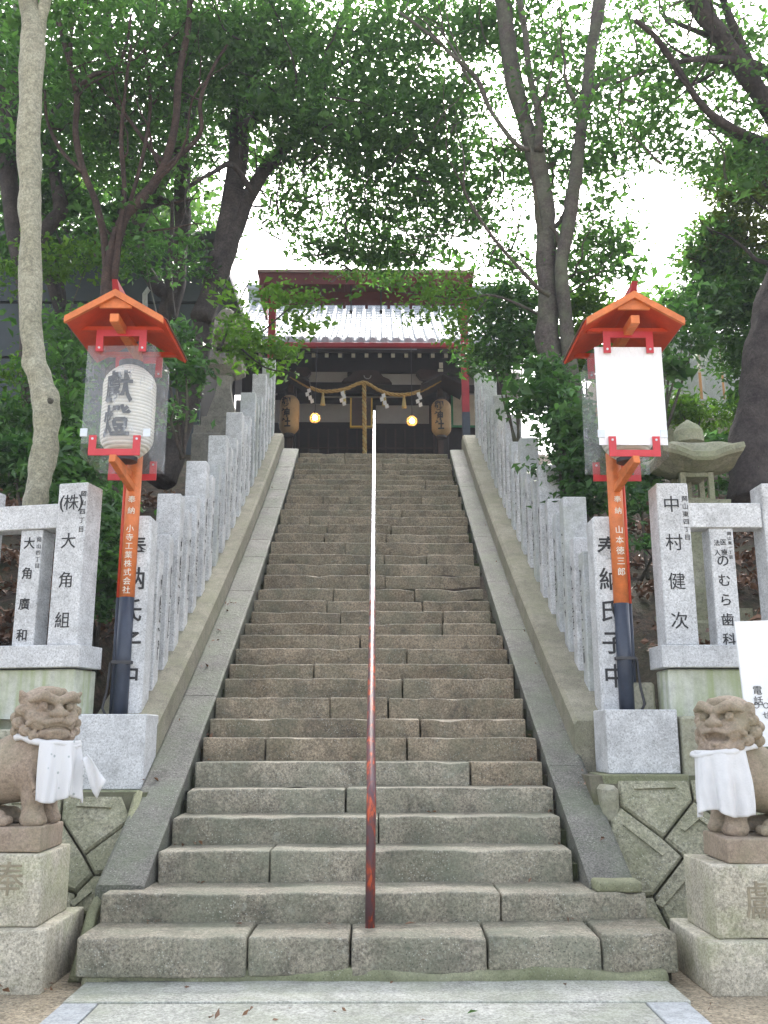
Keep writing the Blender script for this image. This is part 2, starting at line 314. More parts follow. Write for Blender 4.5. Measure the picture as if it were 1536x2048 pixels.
class MB:
    def __init__(s): s.v = []; s.f = []
    def add(s, v, f):
        o = len(s.v); s.v += [tuple(p) for p in v]; s.f += [tuple(i+o for i in q) for q in f]; return s
    def box(s, x0, x1, y0, y1, z0, z1, M4=None):
        v = [Vector(p) for p in ((x0,y0,z0),(x1,y0,z0),(x1,y1,z0),(x0,y1,z0),(x0,y0,z1),(x1,y0,z1),(x1,y1,z1),(x0,y1,z1))]
        if M4 is not None: v = [M4 @ p for p in v]
        return s.add(v, [(0,3,2,1),(4,5,6,7),(0,1,5,4),(1,2,6,5),(2,3,7,6),(3,0,4,7)])
    def bar(s, a, b, w, h, up=(0,0,1)):
        a, b = Vector(a), Vector(b); d = (b-a).normalized(); u = Vector(up)
        x = d.cross(u)
        if x.length < 1e-5: x = d.cross(Vector((1,0,0)))
        x.normalize(); y = x.cross(d).normalized()
        v = [p + x*sx*w/2 + y*sy*h/2 for p in (a, b) for sx, sy in ((-1,-1),(1,-1),(1,1),(-1,1))]
        return s.add(v, [(0,3,2,1),(4,5,6,7),(0,1,5,4),(1,2,6,5),(2,3,7,6),(3,0,4,7)])
    def tube(s, pts, rad, seg=8, caps=True, wob=0.0, seed=0):
        pts = [Vector(p) for p in pts]; n = len(pts)
        if not hasattr(rad, '__len__'): rad = [rad]*n
        v = []; f = []; prev = None
        for i, p in enumerate(pts):
            t = (pts[min(i+1, n-1)] - pts[max(i-1, 0)]).normalized()
            if prev is None:
                a = t.cross(Vector((0,0,1)));  a = a if a.length > 1e-3 else t.cross(Vector((1,0,0)))
            else: a = prev - t*prev.dot(t)
            a.normalize(); prev = a; b = t.cross(a)
            for k in range(seg):
                an = 2*PI*k/seg; r = rad[i]
                if wob: r *= 1 + wob*noise.noise(Vector((math.cos(an)*1.3+seed, math.sin(an)*1.3, i*0.35+seed)))
                v.append(p + a*math.cos(an)*r + b*math.sin(an)*r)
        for i in range(n-1):
            for k in range(seg):
                k2 = (k+1) % seg
                f.append((i*seg+k, i*seg+k2, (i+1)*seg+k2, (i+1)*seg+k))
        if caps: f.append(tuple(range(seg))[::-1]); f.append(tuple((n-1)*seg+k for k in range(seg)))
        return s.add(v, f)
    def lathe(s, prof, c, seg=20, sq=False):
        c = Vector(c); v = []; f = []
        for r, z in prof:
            for k in range(seg):
                an = 2*PI*(k+0.5)/seg
                v.append(c + Vector((math.cos(an)*r, math.sin(an)*r, z)))
        n = len(prof)
        for i in range(n-1):
            for k in range(seg):
                k2 = (k+1) % seg; f.append((i*seg+k, i*seg+k2, (i+1)*seg+k2, (i+1)*seg+k))
        f.append(tuple(range(seg))[::-1]); f.append(tuple((n-1)*seg+k for k in range(seg)))
        return s.add(v, f)
    def build(s, name, m, parent=None, org=None, smooth=False, bevel=0.0, local=False):
        """verts are in world coordinates unless local"""
        if org is None: org = ORG[parent.name] if parent is not None else Vector((0,0,0))
        org = Vector(org); me = bpy.data.meshes.new(name)
        vv = s.v if local else [(a-org.x, b-org.y, c-org.z) for a, b, c in s.v]
        me.from_pydata(vv, [], s.f)
        if bevel:
            bm = bmesh.new(); bm.from_mesh(me)
            bmesh.ops.bevel(bm, geom=list(bm.edges), offset=bevel, segments=1, affect='EDGES', profile=0.6)
            bm.to_mesh(me); bm.free()
        me.materials.append(m)
        if smooth: me.polygons.foreach_set('use_smooth', [True]*len(me.polygons))
        me.update()
        return link(bpy.data.objects.new(name, me), parent, org)

def inst(me, name, parent, world, rotz=0):
    o = bpy.data.objects.new(name, me); link(o, parent, world); o.rotation_euler = (0, 0, rotz); return o

def rough_block(L, D, H, r=0.02, amp=0.006, seed=0.0, cx=None, chip=0.0):
    """rounded, slightly uneven stone block from (0,0,0) to (L,D,H): verts, faces"""
    def cuts(l, n):
        rr = min(r, l*0.3)
        mid = [rr + (l-2*rr)*i/n for i in range(1, n)]
        return [0, rr*0.4, rr] + mid + [l-rr, l-rr*0.4, l]
    X, Y, Z = cuts(L, max(2, cx or int(L/0.12))), cuts(D, 2), cuts(H, 2)
    idx = {}; V = []
    def vid(i, j, k):
        key = (i, j, k)
        if key not in idx: idx[key] = len(V); V.append(Vector((X[i], Y[j], Z[k])))
        return idx[key]
    F = []; a, b, c = len(X)-1, len(Y)-1, len(Z)-1
    for i in range(a):
        for j in range(b):
            F.append((vid(i,j,0), vid(i,j+1,0), vid(i+1,j+1,0), vid(i+1,j,0)))
            F.append((vid(i,j,c), vid(i+1,j,c), vid(i+1,j+1,c), vid(i,j+1,c)))
        for k in range(c):
            F.append((vid(i,0,k), vid(i+1,0,k), vid(i+1,0,k+1), vid(i,0,k+1)))
            F.append((vid(i,b,k), vid(i,b,k+1), vid(i+1,b,k+1), vid(i+1,b,k)))
    for j in range(b):
        for k in range(c):
            F.append((vid(0,j,k), vid(0,j,k+1), vid(0,j+1,k+1), vid(0,j+1,k)))
            F.append((vid(a,j,k), vid(a,j+1,k), vid(a,j+1,k+1), vid(a,j,k+1)))
    out = []
    for p in V:
        q = Vector((min(max(p.x, r), L-r), min(max(p.y, r), D-r), min(max(p.z, r), H-r)))
        d = p - q
        if d.length > 1e-9: p = q + d.normalized()*min(r, d.length) if d.length > r else p
        s = Vector((p.x*2.6+seed*7.3, p.y*2.6+seed, p.z*2.6))
        w = noise.noise_vector(s)*amp + noise.noise_vector(s*4.3)*amp*0.5
        if chip and p.z > H-0.03 and p.y < 0.05:
            w += Vector((0, 1, -1))*max(0, noise.noise(Vector((p.x*5+seed*3, seed, 0)))-0.12)*chip
        out.append(p + w)
    return out, F

def text_mesh(body, size, m, thick=0.002, bold=0.0, spacing=1.0, res=2):
    c = bpy.data.curves.new('lettering', 'FONT'); c.body = body; c.size = size; c.extrude = thick; c.offset = bold
    c.align_x = 'CENTER'; c.align_y = 'CENTER'; c.resolution_u = res; c.space_line = spacing
    o = bpy.data.objects.new('lettering', c); COL.objects.link(o)
    me = bpy.data.meshes.new_from_object(o.evaluated_get(bpy.context.evaluated_depsgraph_get()))
    bpy.data.objects.remove(o); me.materials.clear(); me.materials.append(m)
    return me
def place_text(name, chars, size, m, parent, center, rotz=0, tilt=0.0, pitch=None, bold=0.0, thick=0.002, xs=1.0):
    """a column of characters, top to bottom, on a face turned towards -Y (rotz turns it)"""
    pitch = pitch or size*1.1
    n = len(chars); bm = bmesh.new()
    for i, ch in enumerate(chars):
        if ch == ' ': continue
        me = text_mesh(ch, size, m, thick, bold)
        co = np.empty(len(me.vertices)*3, 'f'); me.vertices.foreach_get('co', co); co = co.reshape(-1, 3)
        if len(co) == 0: continue
        mid = (co.min(0)+co.max(0))/2
        zc = ((n-1)/2 - i)*pitch
        off = 0.0 if ch in '()' else mid[1]
        Mx = Matrix.Translation((0, 0, zc)) @ Matrix.Rotation(PI/2, 4, 'X') @ Matrix.Diagonal((xs, 1, 1, 1)) @ Matrix.Translation((-mid[0], -off, 0))
        me.transform(Mx); bm.from_mesh(me); bpy.data.meshes.remove(me)
    me = bpy.data.meshes.new(name); bm.to_mesh(me); bm.free(); me.materials.append(m)
    o = inst(me, name, parent, center, rotz); o.rotation_euler = (tilt, 0, rotz)
    return o

# ------------------------------------------------------------------ surface from a distance field (for the carved lions)
def smin(a, b, k):
    h = np.clip(0.5+0.5*(b-a)/k, 0, 1); return b*(1-h)+a*h - k*h*(1-h)
def smax(a, b, k): return -smin(-a, -b, k)
def surface_nets(fn, lo, hi, step):
    lo = np.array(lo, float); hi = np.array(hi, float); n = np.ceil((hi-lo)/step).astype(int)+1
    ax = [lo[i]+np.arange(n[i])*step for i in range(3)]
    X, Y, Z = np.meshgrid(*ax, indexing='ij'); X = X.astype('f'); Y = Y.astype('f'); Z = Z.astype('f')
    Fv = fn(X, Y, Z).astype('f'); Sg = Fv < 0
    c = [Sg[dx:n[0]-1+dx, dy:n[1]-1+dy, dz:n[2]-1+dz] for dx in (0,1) for dy in (0,1) for dz in (0,1)]
    cnt = sum(x.astype(int) for x in c); act = (cnt > 0) & (cnt < 8)
    ids = -np.ones(act.shape, int); I = np.argwhere(act); ids[act] = np.arange(len(I))
    acc = np.zeros((len(I), 3)); wn_ = np.zeros(len(I))
    cor = [(0,0,0),(1,0,0),(0,1,0),(1,1,0),(0,0,1),(1,0,1),(0,1,1),(1,1,1)]
    ed = [(0,1),(2,3),(4,5),(6,7),(0,2),(1,3),(4,6),(5,7),(0,4),(1,5),(2,6),(3,7)]
    for a, b in ed:
        A, B = np.array(cor[a]), np.array(cor[b])
        fa = Fv[tuple((I+A).T)]; fb = Fv[tuple((I+B).T)]; mk = (fa < 0) != (fb < 0)
        t = np.where(mk, fa/np.where(mk, fa-fb, 1), 0)
        acc += np.where(mk[:, None], A + (B-A)*t[:, None], 0); wn_ += mk
    V = (I + acc/wn_[:, None])*step + lo
    F = []
    for axn in range(3):
        u, w = (axn+1) % 3, (axn+2) % 3
        sl0 = [slice(None)]*3; sl1 = [slice(None)]*3
        sl0[axn] = slice(0, -1); sl1[axn] = slice(1, None)
        s0, s1 = Sg[tuple(sl0)], Sg[tuple(sl1)]; ch = np.argwhere(s0 != s1)
        ch = ch[(ch[:, u] > 0) & (ch[:, w] > 0) & (ch[:, u] < n[u]-1) & (ch[:, w] < n[w]-1)]
        eu = np.zeros(3, int); eu[u] = 1; ew = np.zeros(3, int); ew[w] = 1
        q = np.stack([ids[tuple((ch-eu-ew).T)], ids[tuple((ch-ew).T)], ids[tuple(ch.T)], ids[tuple((ch-eu).T)]], 1)
        ins = s0[tuple(ch.T)]; q[~ins] = q[~ins][:, ::-1]
        F.append(q)
    return V, np.concatenate(F)

# ------------------------------------------------------------------ foliage
def leaves(name, parent, m, blobs, size, seed, label=None, per=16, spread=0.26, flat=0.35, droop=0.35, aspect=0.5):
    """blobs: (centre, (rx,ry,rz), number of sprays). A spray is a flattish fan of leaves."""
    per = int(per*1.4); flat = flat*0.75
    g = np.random.default_rng(seed); Cs = []
    for c, rad, n in blobs:
        d = g.normal(size=(n, 3)); d /= np.linalg.norm(d, axis=1)[:, None]
        r = g.random(n)**0.42
        Cs.append(np.array(c) + d*r[:, None]*np.array(rad))
    C = np.concatenate(Cs); ns = len(C)
    P = np.repeat(C, per, 0); nn = len(P)
    ax = g.normal(size=(ns, 3))*np.array([1, 1, 0.3]); ax /= np.linalg.norm(ax, axis=1)[:, None]
    t = g.random((nn,))
    off = g.normal(size=(nn, 3))*np.array([1, 1, flat])*spread*0.5
    spread = spread*0.85
    P = P + np.repeat(ax, per, 0)*((t-0.5)*spread*1.8)[:, None] + off*0.85
    az = g.random(nn)*2*PI; tl = g.normal(size=nn)*0.55 - droop*0.4
    D = np.stack([np.cos(az)*np.cos(tl), np.sin(az)*np.cos(tl), np.sin(tl)], 1)
    U = np.array([0, 0, 1.0]) + g.normal(size=(nn, 3))*0.55
    Sd = np.cross(D, U); Sd /= np.linalg.norm(Sd, axis=1)[:, None]+1e-9
    Nn = np.cross(Sd, D)
    L = size*1.12*(0.65+0.7*g.random(nn))*np.repeat(np.clip(np.exp(0.28*g.normal(size=ns)), 0.6, 1.7), per); W = L*aspect*(0.8+0.4*g.random(nn)); fold = W*0.22
    b = P - D*L[:, None]/2; tip = P + D*L[:, None]/2 - Nn*(L*0.12)[:, None]
    l_ = P + Sd*(W/2)[:, None] + Nn*fold[:, None]; r_ = P - Sd*(W/2)[:, None] + Nn*fold[:, None]
    V = np.stack([b, l_, tip, r_], 1).reshape(-1, 3).astype('f')
    org = np.array(ORG[parent.name]) if parent is not None else np.zeros(3)
    V -= org.astype('f')
    me = bpy.data.meshes.new(name)
    me.vertices.add(len(V)); me.vertices.foreach_set('co', V.ravel())
    base = np.arange(nn)*4
    loops = np.stack([base, base+2, base+1, base, base+3, base+2], 1).ravel()
    loops = np.stack([base, base+1, base+2, base, base+2, base+3], 1).ravel()
    me.loops.add(len(loops)); me.loops.foreach_set('vertex_index', loops.astype('i'))
    me.polygons.add(nn*2); me.polygons.foreach_set('loop_start', (np.arange(nn*2)*3).astype('i'))
    me.update(calc_edges=True)
    hue = np.clip(0.5 + 0.22*g.normal(size=nn) + 0.14*np.repeat(g.normal(size=ns), per), 0, 1)
    a = me.attributes.new('hue', 'FLOAT', 'POINT'); a.data.foreach_set('value', np.repeat(hue, 4).astype('f'))
    me.materials.append(m)
    o = link(bpy.data.objects.new(name, me), parent, Vector(org))
    return o
LEAFCOUNT = 0
def blob(px, py, Y, rpx, rpy, n, dy=None):
    c = at(px, py, Y); s = (c-Vector((0,0,EYE))).length/FPX
    ry = dy if dy is not None else max(0.5, (rpx+rpy)/2*s)
    return (tuple(c), (rpx*s, ry, rpy*s), n)
def limb(pts, Y, dY=0.0, wob=0.10):
    """pts: (px,py,width_px) measured along a trunk or branch at distance Y..Y+dY -> smooth points and radii"""
    n = len(pts); P = []; Rr = []
    for i, (x, y, w) in enumerate(pts):
        yy = Y + dY*i/max(1, n-1); p = at(x, y, yy)
        P.append(p); Rr.append(w*0.5*0.87*(p-Vector((0,0,EYE))).length/FPX)
    # catmull-rom
    Q = []; T = []
    for i in range(n-1):
        p0, p1, p2, p3 = P[max(i-1,0)], P[i], P[i+1], P[min(i+2,n-1)]
        k = 5
        for j in range(k):
            t = j/k
            Q.append(0.5*((2*p1)+(p2-p0)*t+(2*p0-5*p1+4*p2-p3)*t*t+(3*p1-p0-3*p2+p3)*t**3))
            T.append(Rr[i]*(1-t)+Rr[i+1]*t)
    Q.append(P[-1]); T.append(Rr[-1])
    return Q, T
# ================================================================== STEPS: measured front-edge rows of the 35 steps
YROW = [1871,1787,1701,1635,1576,1525,1474,1437,1395,1356,1327,1297,1270,1247,1223,1202,1177,1151,1128,1109,1085,1068,1050,1033,1020,1007,992,980,969,959,949,939,927,916,907]
AK = [1, 2, 3, 5, 8, 12, 18, 35]; AY = [5.85, 6.27, 6.72, 7.45, 8.42, 9.80, 11.85, 16.92]
STEPY = [float(np.interp(k, AK, AY)) for k in range(1, 36)]
STEPZ = [at(748, YROW[k], STEPY[k]).z for k in range(35)]
XL, XR, XC = -1.454, 1.346, -0.054
SKEW = 0.022                       # the whole flight stands a little askew
TOPZ = STEPZ[-1]
def nose(y):                       # height of the line through the step edges
    return float(np.interp(y, STEPY, STEPZ)) if y > STEPY[0] else STEPZ[0] - (STEPY[0]-y)*0.45
_lf = np.polyfit(STEPY[2:], STEPZ[2:], 2)
def slopez(y): return float(np.polyval(_lf, min(max(y, 6.4), 17.4)))

# ------------------------------------------------------------------ ground, hillside, path
def grid_mesh(name, xs, ys, zf, m, smooth=True, kind='structure'):
    V = [(x, y, zf(x, y)) for y in ys for x in xs]; nx = len(xs)
    F = [(j*nx+i, j*nx+i+1, (j+1)*nx+i+1, (j+1)*nx+i) for j in range(len(ys)-1) for i in range(nx-1)]
    b = MB(); b.add(V, F); o = b.build(name, m, None, smooth=smooth); o['kind'] = kind; return o
def gz(x, y): return 0.012*noise.noise(Vector((x*0.6, y*0.6, 3)))
xs = [-400, -120, -40, -16] + [-8+i*0.4 for i in range(41)] + [16, 40, 120, 400]
grid_mesh('ground', xs, [-400, -120, -40, -14, -6] + [-2+i*0.4 for i in range(24)] + [7.3], lambda x, y: gz(x, y)-0.012, M['ground'])
def hz(x, y):
    base = 1.5 + max(0, y-8.0)*0.565 if y > 8.0 else 1.5
    z = min(base, 6.38)
    z += 0.16*noise.noise(Vector((x*0.7, y*0.7, 9))) + 0.05*noise.noise(Vector((x*3, y*3, 2)))
    if abs(x-XC) < 2.6 : z -= 0.55*min(1, (2.6-abs(x-XC))*3)
    if abs(x) > 9: z += (abs(x)-9)*0.02
    return z if y > 7.9 else min(z, 1.5)
hys = [7.6, 7.9] + [8.1+i*0.25 for i in range(44)] + [20, 24, 30, 60, 150, 400]
grid_mesh('hillside_ground', [-400, -100, -30, -14] + [-9+i*0.3 for i in range(61)] + [14, 30, 100, 400], hys, hz, M['soil'])

path = thing('approach_path', (0, 4.5, 0), 'pale concrete approach path in front of the bottom step', 'path'); path['kind'] = 'structure'
def slab(name, x0, x1, y0, y1, z, m, parent, seed, x0b=None, x1b=None):
    b = MB(); n = 6
    x0b = x0 if x0b is None else x0b; x1b = x1 if x1b is None else x1b
    v = [(x0, y0, z), (x1, y0, z), (x1b, y1, z), (x0b, y1, z)]
    v2 = [(a, b_, z-0.08) for a, b_, _ in v]
    b.add(v+v2, [(0,1,2,3), (0,4,5,1), (1,5,6,2), (2,6,7,3), (3,7,4,0)])
    return b.build(name, m, parent, bevel=0.004)
pl, pr = at(205, 2000, 5.5).x, at(1283, 1998, 5.5).x
slab('paving_slab', pl+0.003, pr-0.003, 2.5, 5.42, 0.018, M['path'], path, 0)
slab('paving_slab', pl+0.003, pr-0.003, -0.6, 2.494, 0.018, M['path'], path, 0)
e0, e1 = at(135, 1985, 5.5).x, at(1365, 1990, 5.5).x
for j, (a, c) in enumerate([(4.2, 5.42), (2.9, 4.194), (1.6, 2.894), (0.3, 1.594)]):
    slab('edging_stone', e0, pl-0.003, a, c, 0.021, M['edging'], path, j)
    slab('edging_stone', pr+0.003, e1, a, c, 0.021, M['edging'], path, j)
slab('paving_strip', e0, e1+0.02, 5.424, 5.93, 0.026, M['path'], path, 9)

# ------------------------------------------------------------------ the stone staircase
stairs = thing('stone_staircase', (XC, 5.85, 0), 'long flight of worn granite steps climbing to the shrine', 'staircase')
JOINTS = {1: [495, 700, 975, 1205], 2: [1002], 3: [540], 4: [757], 5: [692], 6: [941], 7: [532], 8: [840], 9: [660], 10: [805], 11: [628],
          12: [813], 13: [720], 14: [885], 15: [681, 886], 16: [845], 17: [667], 18: [770], 19: [735], 20: [768], 21: [690], 22: [649], 23: [782], 24: [620], 25: [803], 26: [781], 27: [646, 700]}
ends = {1: (157, 1362), 2: (204, 1298)}
core = MB()
for k in range(35):
    y0, z1 = STEPY[k], STEPZ[k]
    y1 = (STEPY[k+1] + 0.07) if k < 34 else y0 + 0.55
    zb = (STEPZ[k-1]-0.035) if k else 0.05
    x0, x1 = XL, XR
    if k+1 in ends: x0, x1 = at(ends[k+1][0], YROW[k], y0).x, at(ends[k+1][1], YROW[k], y0).x
    else: x0 += rnd.uniform(-0.01, 0.03); x1 -= rnd.uniform(-0.01, 0.05)
    px = JOINTS.get(k+1) or sorted(rnd.sample([640, 690, 800, 850], 1))
    cuts = [x0] + [at(p, YROW[k]+8, y0).x for p in px] + [x1]
    cuts = [c for c in cuts if x0 <= c <= x1]
    if k > 5 and rnd.random() < 0.55:
        c = rnd.uniform(x0+0.5, x1-0.5)
        if min(abs(c-q) for q in cuts) > 0.45: cuts = sorted(cuts+[c])
    for i in range(len(cuts)-1):
        a, b_ = cuts[i]+rnd.uniform(0.003, 0.009), cuts[i+1]-rnd.uniform(0.003, 0.009)
        dz, dy = rnd.uniform(-0.008, 0.006), rnd.uniform(-0.014, 0.014)
        near = k < 10
        lift = 0.0
        H = z1+dz-zb - lift
        v, f = rough_block(b_-a, y1-y0, H, 0.016 if k < 3 else 0.013, 0.009 if k < 3 else 0.006, seed=k*3.1+i*1.7, cx=max(3, int((b_-a)/(0.08 if near else 0.16))), chip=0.035)
        ox, oy = a, y0+dy+(a-XC)*SKEW
        mb = MB(); mb.add([(p.x+ox, p.y+oy+p.x*SKEW, p.z+zb+lift) for p in v], f)
        mb.build('step_stone', M['step2'] if k < 3 or (k < 6 and rnd.random() < 0.5) else M['step'], stairs, smooth=True)
    core.box(x0+0.04 if k < 2 else XL-0.10, x1-0.04 if k < 2 else XR+0.08, y0+0.10, y1+0.08, max(0.0, zb-0.12), z1-0.10)
core.build('joint_fill', M['stepdark'], stairs)
# mortar and moss under the lowest step
v, f = rough_block(3.34, 0.3, 0.085, 0.03, 0.03, seed=5, cx=44)
mb = MB(); mb.add([(p.x-1.67, p.y+5.84, p.z-0.005) for p in v], f); mb.build('mortar_bed', M['mortar'], stairs, smooth=True)
# sloping kerb stones on both sides of the flight
def kerb(xa, xb, cuts):
    for i in range(len(cuts)-1):
        y0, y1 = cuts[i]+0.004, cuts[i+1]-0.004
        n = max(2, int((y1-y0)/0.35)); V = []; F = []
        m_ = 5; xs_ = [xa, xa+0.02, (xa+xb)/2, xb-0.02, xb]
        for j in range(n+1):
            y = y0+(y1-y0)*j/n; z = slopez(y) - 0.012
            for q, x in enumerate(xs_):
                d = 0.012 if q in (0, 4) else 0
                e = 0.010 if j in (0, n) else 0
                V.append((x, y+x*SKEW, z-d-e+0.008*noise.noise(Vector((x*4, y*4, 1)))))
        nt = len(V)
        for j in range(n+1):
            y = y0+(y1-y0)*j/n; z = slopez(y) - (0.16 if (j == 0 and i == 0) else 0.40)
            for x in (xa, xb): V.append((x, y+x*SKEW, z))
        for j in range(n):
            for q in range(m_-1):
                a = j*m_+q; F.append((a, a+1, a+m_+1, a+m_))
            F.append((j*m_, (j+1)*m_, nt+(j+1)*2, nt+j*2)); F.append((j*m_+4, nt+j*2+1, nt+(j+1)*2+1, (j+1)*m_+4))
        F.append((0, nt, nt+1, 4, 3, 2, 1)); e = n*m_; F.append((e+4, nt+2*n+1, nt+2*n, e, e+1, e+2, e+3))
        MB().add(V, F).build('kerb_stone', M['kerb'], stairs)
kerb(-1.772, -1.468, [6.42, 8.9, 11.3, 12.35, 12.95, 14.2, 15.0, 16.1, 17.1])
kerb(1.366, 1.66, [6.42, 7.78, 10.3, 11.6, 13.1, 14.2, 15.2, 16.2, 17.1])
v, f = rough_block(0.30, 0.16, 0.07, 0.02, 0.014, seed=9, cx=6)
mb = MB(); mb.add([(p.x+1.37, p.y+6.33, p.z+STEPZ[1]-0.01) for p in v], f); mb.build('mortar_lump', M['mortar'], stairs, smooth=True)

# ------------------------------------------------------------------ stone balustrades beside the flight
def balustrade(side, xin, xpost, label):
    s = side
    root = thing('stone_balustrade', (s*2.1, 7.95, 1.2), label, 'stone fence', 'stone post balustrades flanking the steps')
    # sloping coping beam
    ys = [7.93] + [8.2+i*0.6 for i in range(15)] + [17.0, 17.25, 17.42]
    sec = []
    for y in ys:
        h = 0.25 if y < 17.1 else (0.22 if y < 17.3 else 0.10)
        z = slopez(y); xi, xo = xin*1.0, xin+s*0.52
        sec.append([(xi, y, z-0.25), (xi, y, z+h-0.035), (xi+s*0.03, y, z+h), (xo, y, z+h), (xo, y, z-0.5)])
    V = [p for q in sec for p in q]; F = []
    for j in range(len(sec)-1):
        for q in range(4):
            a = j*5+q; F.append((a, a+1, a+6, a+5) if s < 0 else (a, a+5, a+6, a+1))
    F.append((0, 1, 2, 3, 4)); e = (len(sec)-1)*5; F.append((e+4, e+3, e+2, e+1, e))
    mb = MB(); mb.add([(x, y+x*SKEW, z) for x, y, z in V], F); mb.build('coping_beam', M['coping'], root)
    return root
def post_mesh(w, d, h, m, ch=0.008):
    mb = MB(); mb.box(-w/2, w/2, -d/2, d/2, 0, h)
    me_o = mb.build('tmp', m, None, bevel=ch); me = me_o.data; bpy.data.objects.remove(me_o); ORG.pop('tmp', None); return me
def strokes(seed, n, h0, h1, w=0.075):
    """faded brushed characters: short ink strokes in a column, on the local X=0 plane, facing +X"""
    r = random.Random(seed); mb = MB()
    for i in range(n):
        zc = h1 - (h1-h0)*(i+0.5)/n; s_ = (h1-h0)/n*0.38; hw = w*0.5
        for q in range(r.randint(3, 5)):
            zz = zc + r.uniform(-s_, s_); yy = r.uniform(-hw*0.5, hw*0.5)
            if r.random() < 0.6: mb.box(-0.001, 0.0015, yy-hw*r.uniform(0.35, 0.9), yy+hw*r.uniform(0.35, 0.9), zz-0.005, zz+0.005)
            else: mb.box(-0.001, 0.0015, yy-0.005, yy+0.006, zz-s_*r.uniform(0.4, 0.8), zz+s_*r.uniform(0.4, 0.8))
    o = mb.build('tmp', M['inkgrey'] if seed % 3 else M['ink'], None, org=(0,0,0)); me = o.data; bpy.data.objects.remove(o); ORG.pop('tmp', None); return me
PM = {('t', 0): post_mesh(0.235, 0.20, 1.62, M['granite']), ('s', 0): post_mesh(0.225, 0.19, 1.34, M['granite']),
      ('t', 1): post_mesh(0.235, 0.20, 1.62, M['granite2']), ('s', 1): post_mesh(0.225, 0.19, 1.34, M['granite2']),
      'big': post_mesh(0.255, 0.26, 1.72, M['granite'], 0.02)}
ST = [strokes(i, 4, 0.38, 1.12) for i in range(6)] + [strokes(20+i, 5, 0.35, 1.2, 0.06) for i in range(3)]
for side, xin, xpi, lab in ((-1, -1.772, -1.94, 'row of granite posts on a sloping coping left of the steps'), (1, 1.62, 1.86, 'row of granite posts on a sloping coping right of the steps')):
    root = balustrade(side, xin, xpi, lab)
    xc = xpi + side*0.118
    by = 8.13
    big = inst(PM['big'], 'post', root, (xpi+side*0.128, by, slopez(8.13)+0.02 if False else 1.50)); big['label'] = 'thick front post lettered in black'
    place_text('inscription', '奉納氏子中', 0.205, M['ink'], big, (xpi+side*(0.128), by-0.1325, 2.40), pitch=0.272, bold=0.0025, xs=1.0)
    i = 0; y = 8.52
    while y < 17.3:
        i += 1; tall = i % 3 == 0
        kind = ('t' if tall else 's', 0 if (i < 8 and side < 0) or rnd.random() < 0.5 else 1)
        zb = slopez(y) + 0.12
        p = inst(PM[kind], 'post', root, (xc, y+xc*SKEW, zb+rnd.uniform(-0.012, 0.012)))
        if y > 17.0: pass
        tx = rnd.randrange(6) if rnd.random() < 0.8 else 6+rnd.randrange(3)
        q = inst(ST[tx], 'inscription', p, (xpi-side*0.001+ (0.0015 if side < 0 else -0.0015)+(0.0025 if side<0 else -0.0025)*0, y+xc*SKEW+rnd.uniform(-0.02, 0.02), ORG[p.name].z+(0.08 if tall else 0)))
        q.rotation_euler = (0, 0, 0 if side < 0 else PI); q['kind'] = 'stuff'
        y += 0.385 if i < 3 else 0.432

# ------------------------------------------------------------------ central handrail
rail = thing('handrail', (XC, 6.1, STEPZ[0]), 'rusty red steel handrail up the middle of the steps', 'handrail')
r0 = at(740, 1852, 6.13); rx = r0.x
pts = [(rx, 6.13, STEPZ[0]-0.02), (rx+0.005, 6.13, 0.95)]
for a in range(1, 6):
    t = a/6*R(60); pts.append((rx+0.006, 6.13+0.14*(1-math.cos(t)), 0.95+0.14*math.sin(t)))
dz = 0.80
for y in [6.6, 7.5, 8.6, 10, 12, 14, 16, 17.0]:
    pts.append((rx+0.03*(y-6)/11+(-0.165-rx+0.03)*(y-6)/11*0.5, y, slopez(y)+dz-0.06))
MB().tube(pts, 0.030, 12).build('rail_pipe', M['pipe'], rail, smooth=True)
for y in (8.9, 11.6, 14.3, 16.9):
    x = float(np.interp(y, [p[1] for p in pts[-8:]], [p[0] for p in pts[-8:]]))
    MB().tube([(x, y, nose(y)-0.2), (x, y, slopez(y)+dz-0.07)], 0.024, 10).build('upright', M['pipe'], rail, smooth=True)

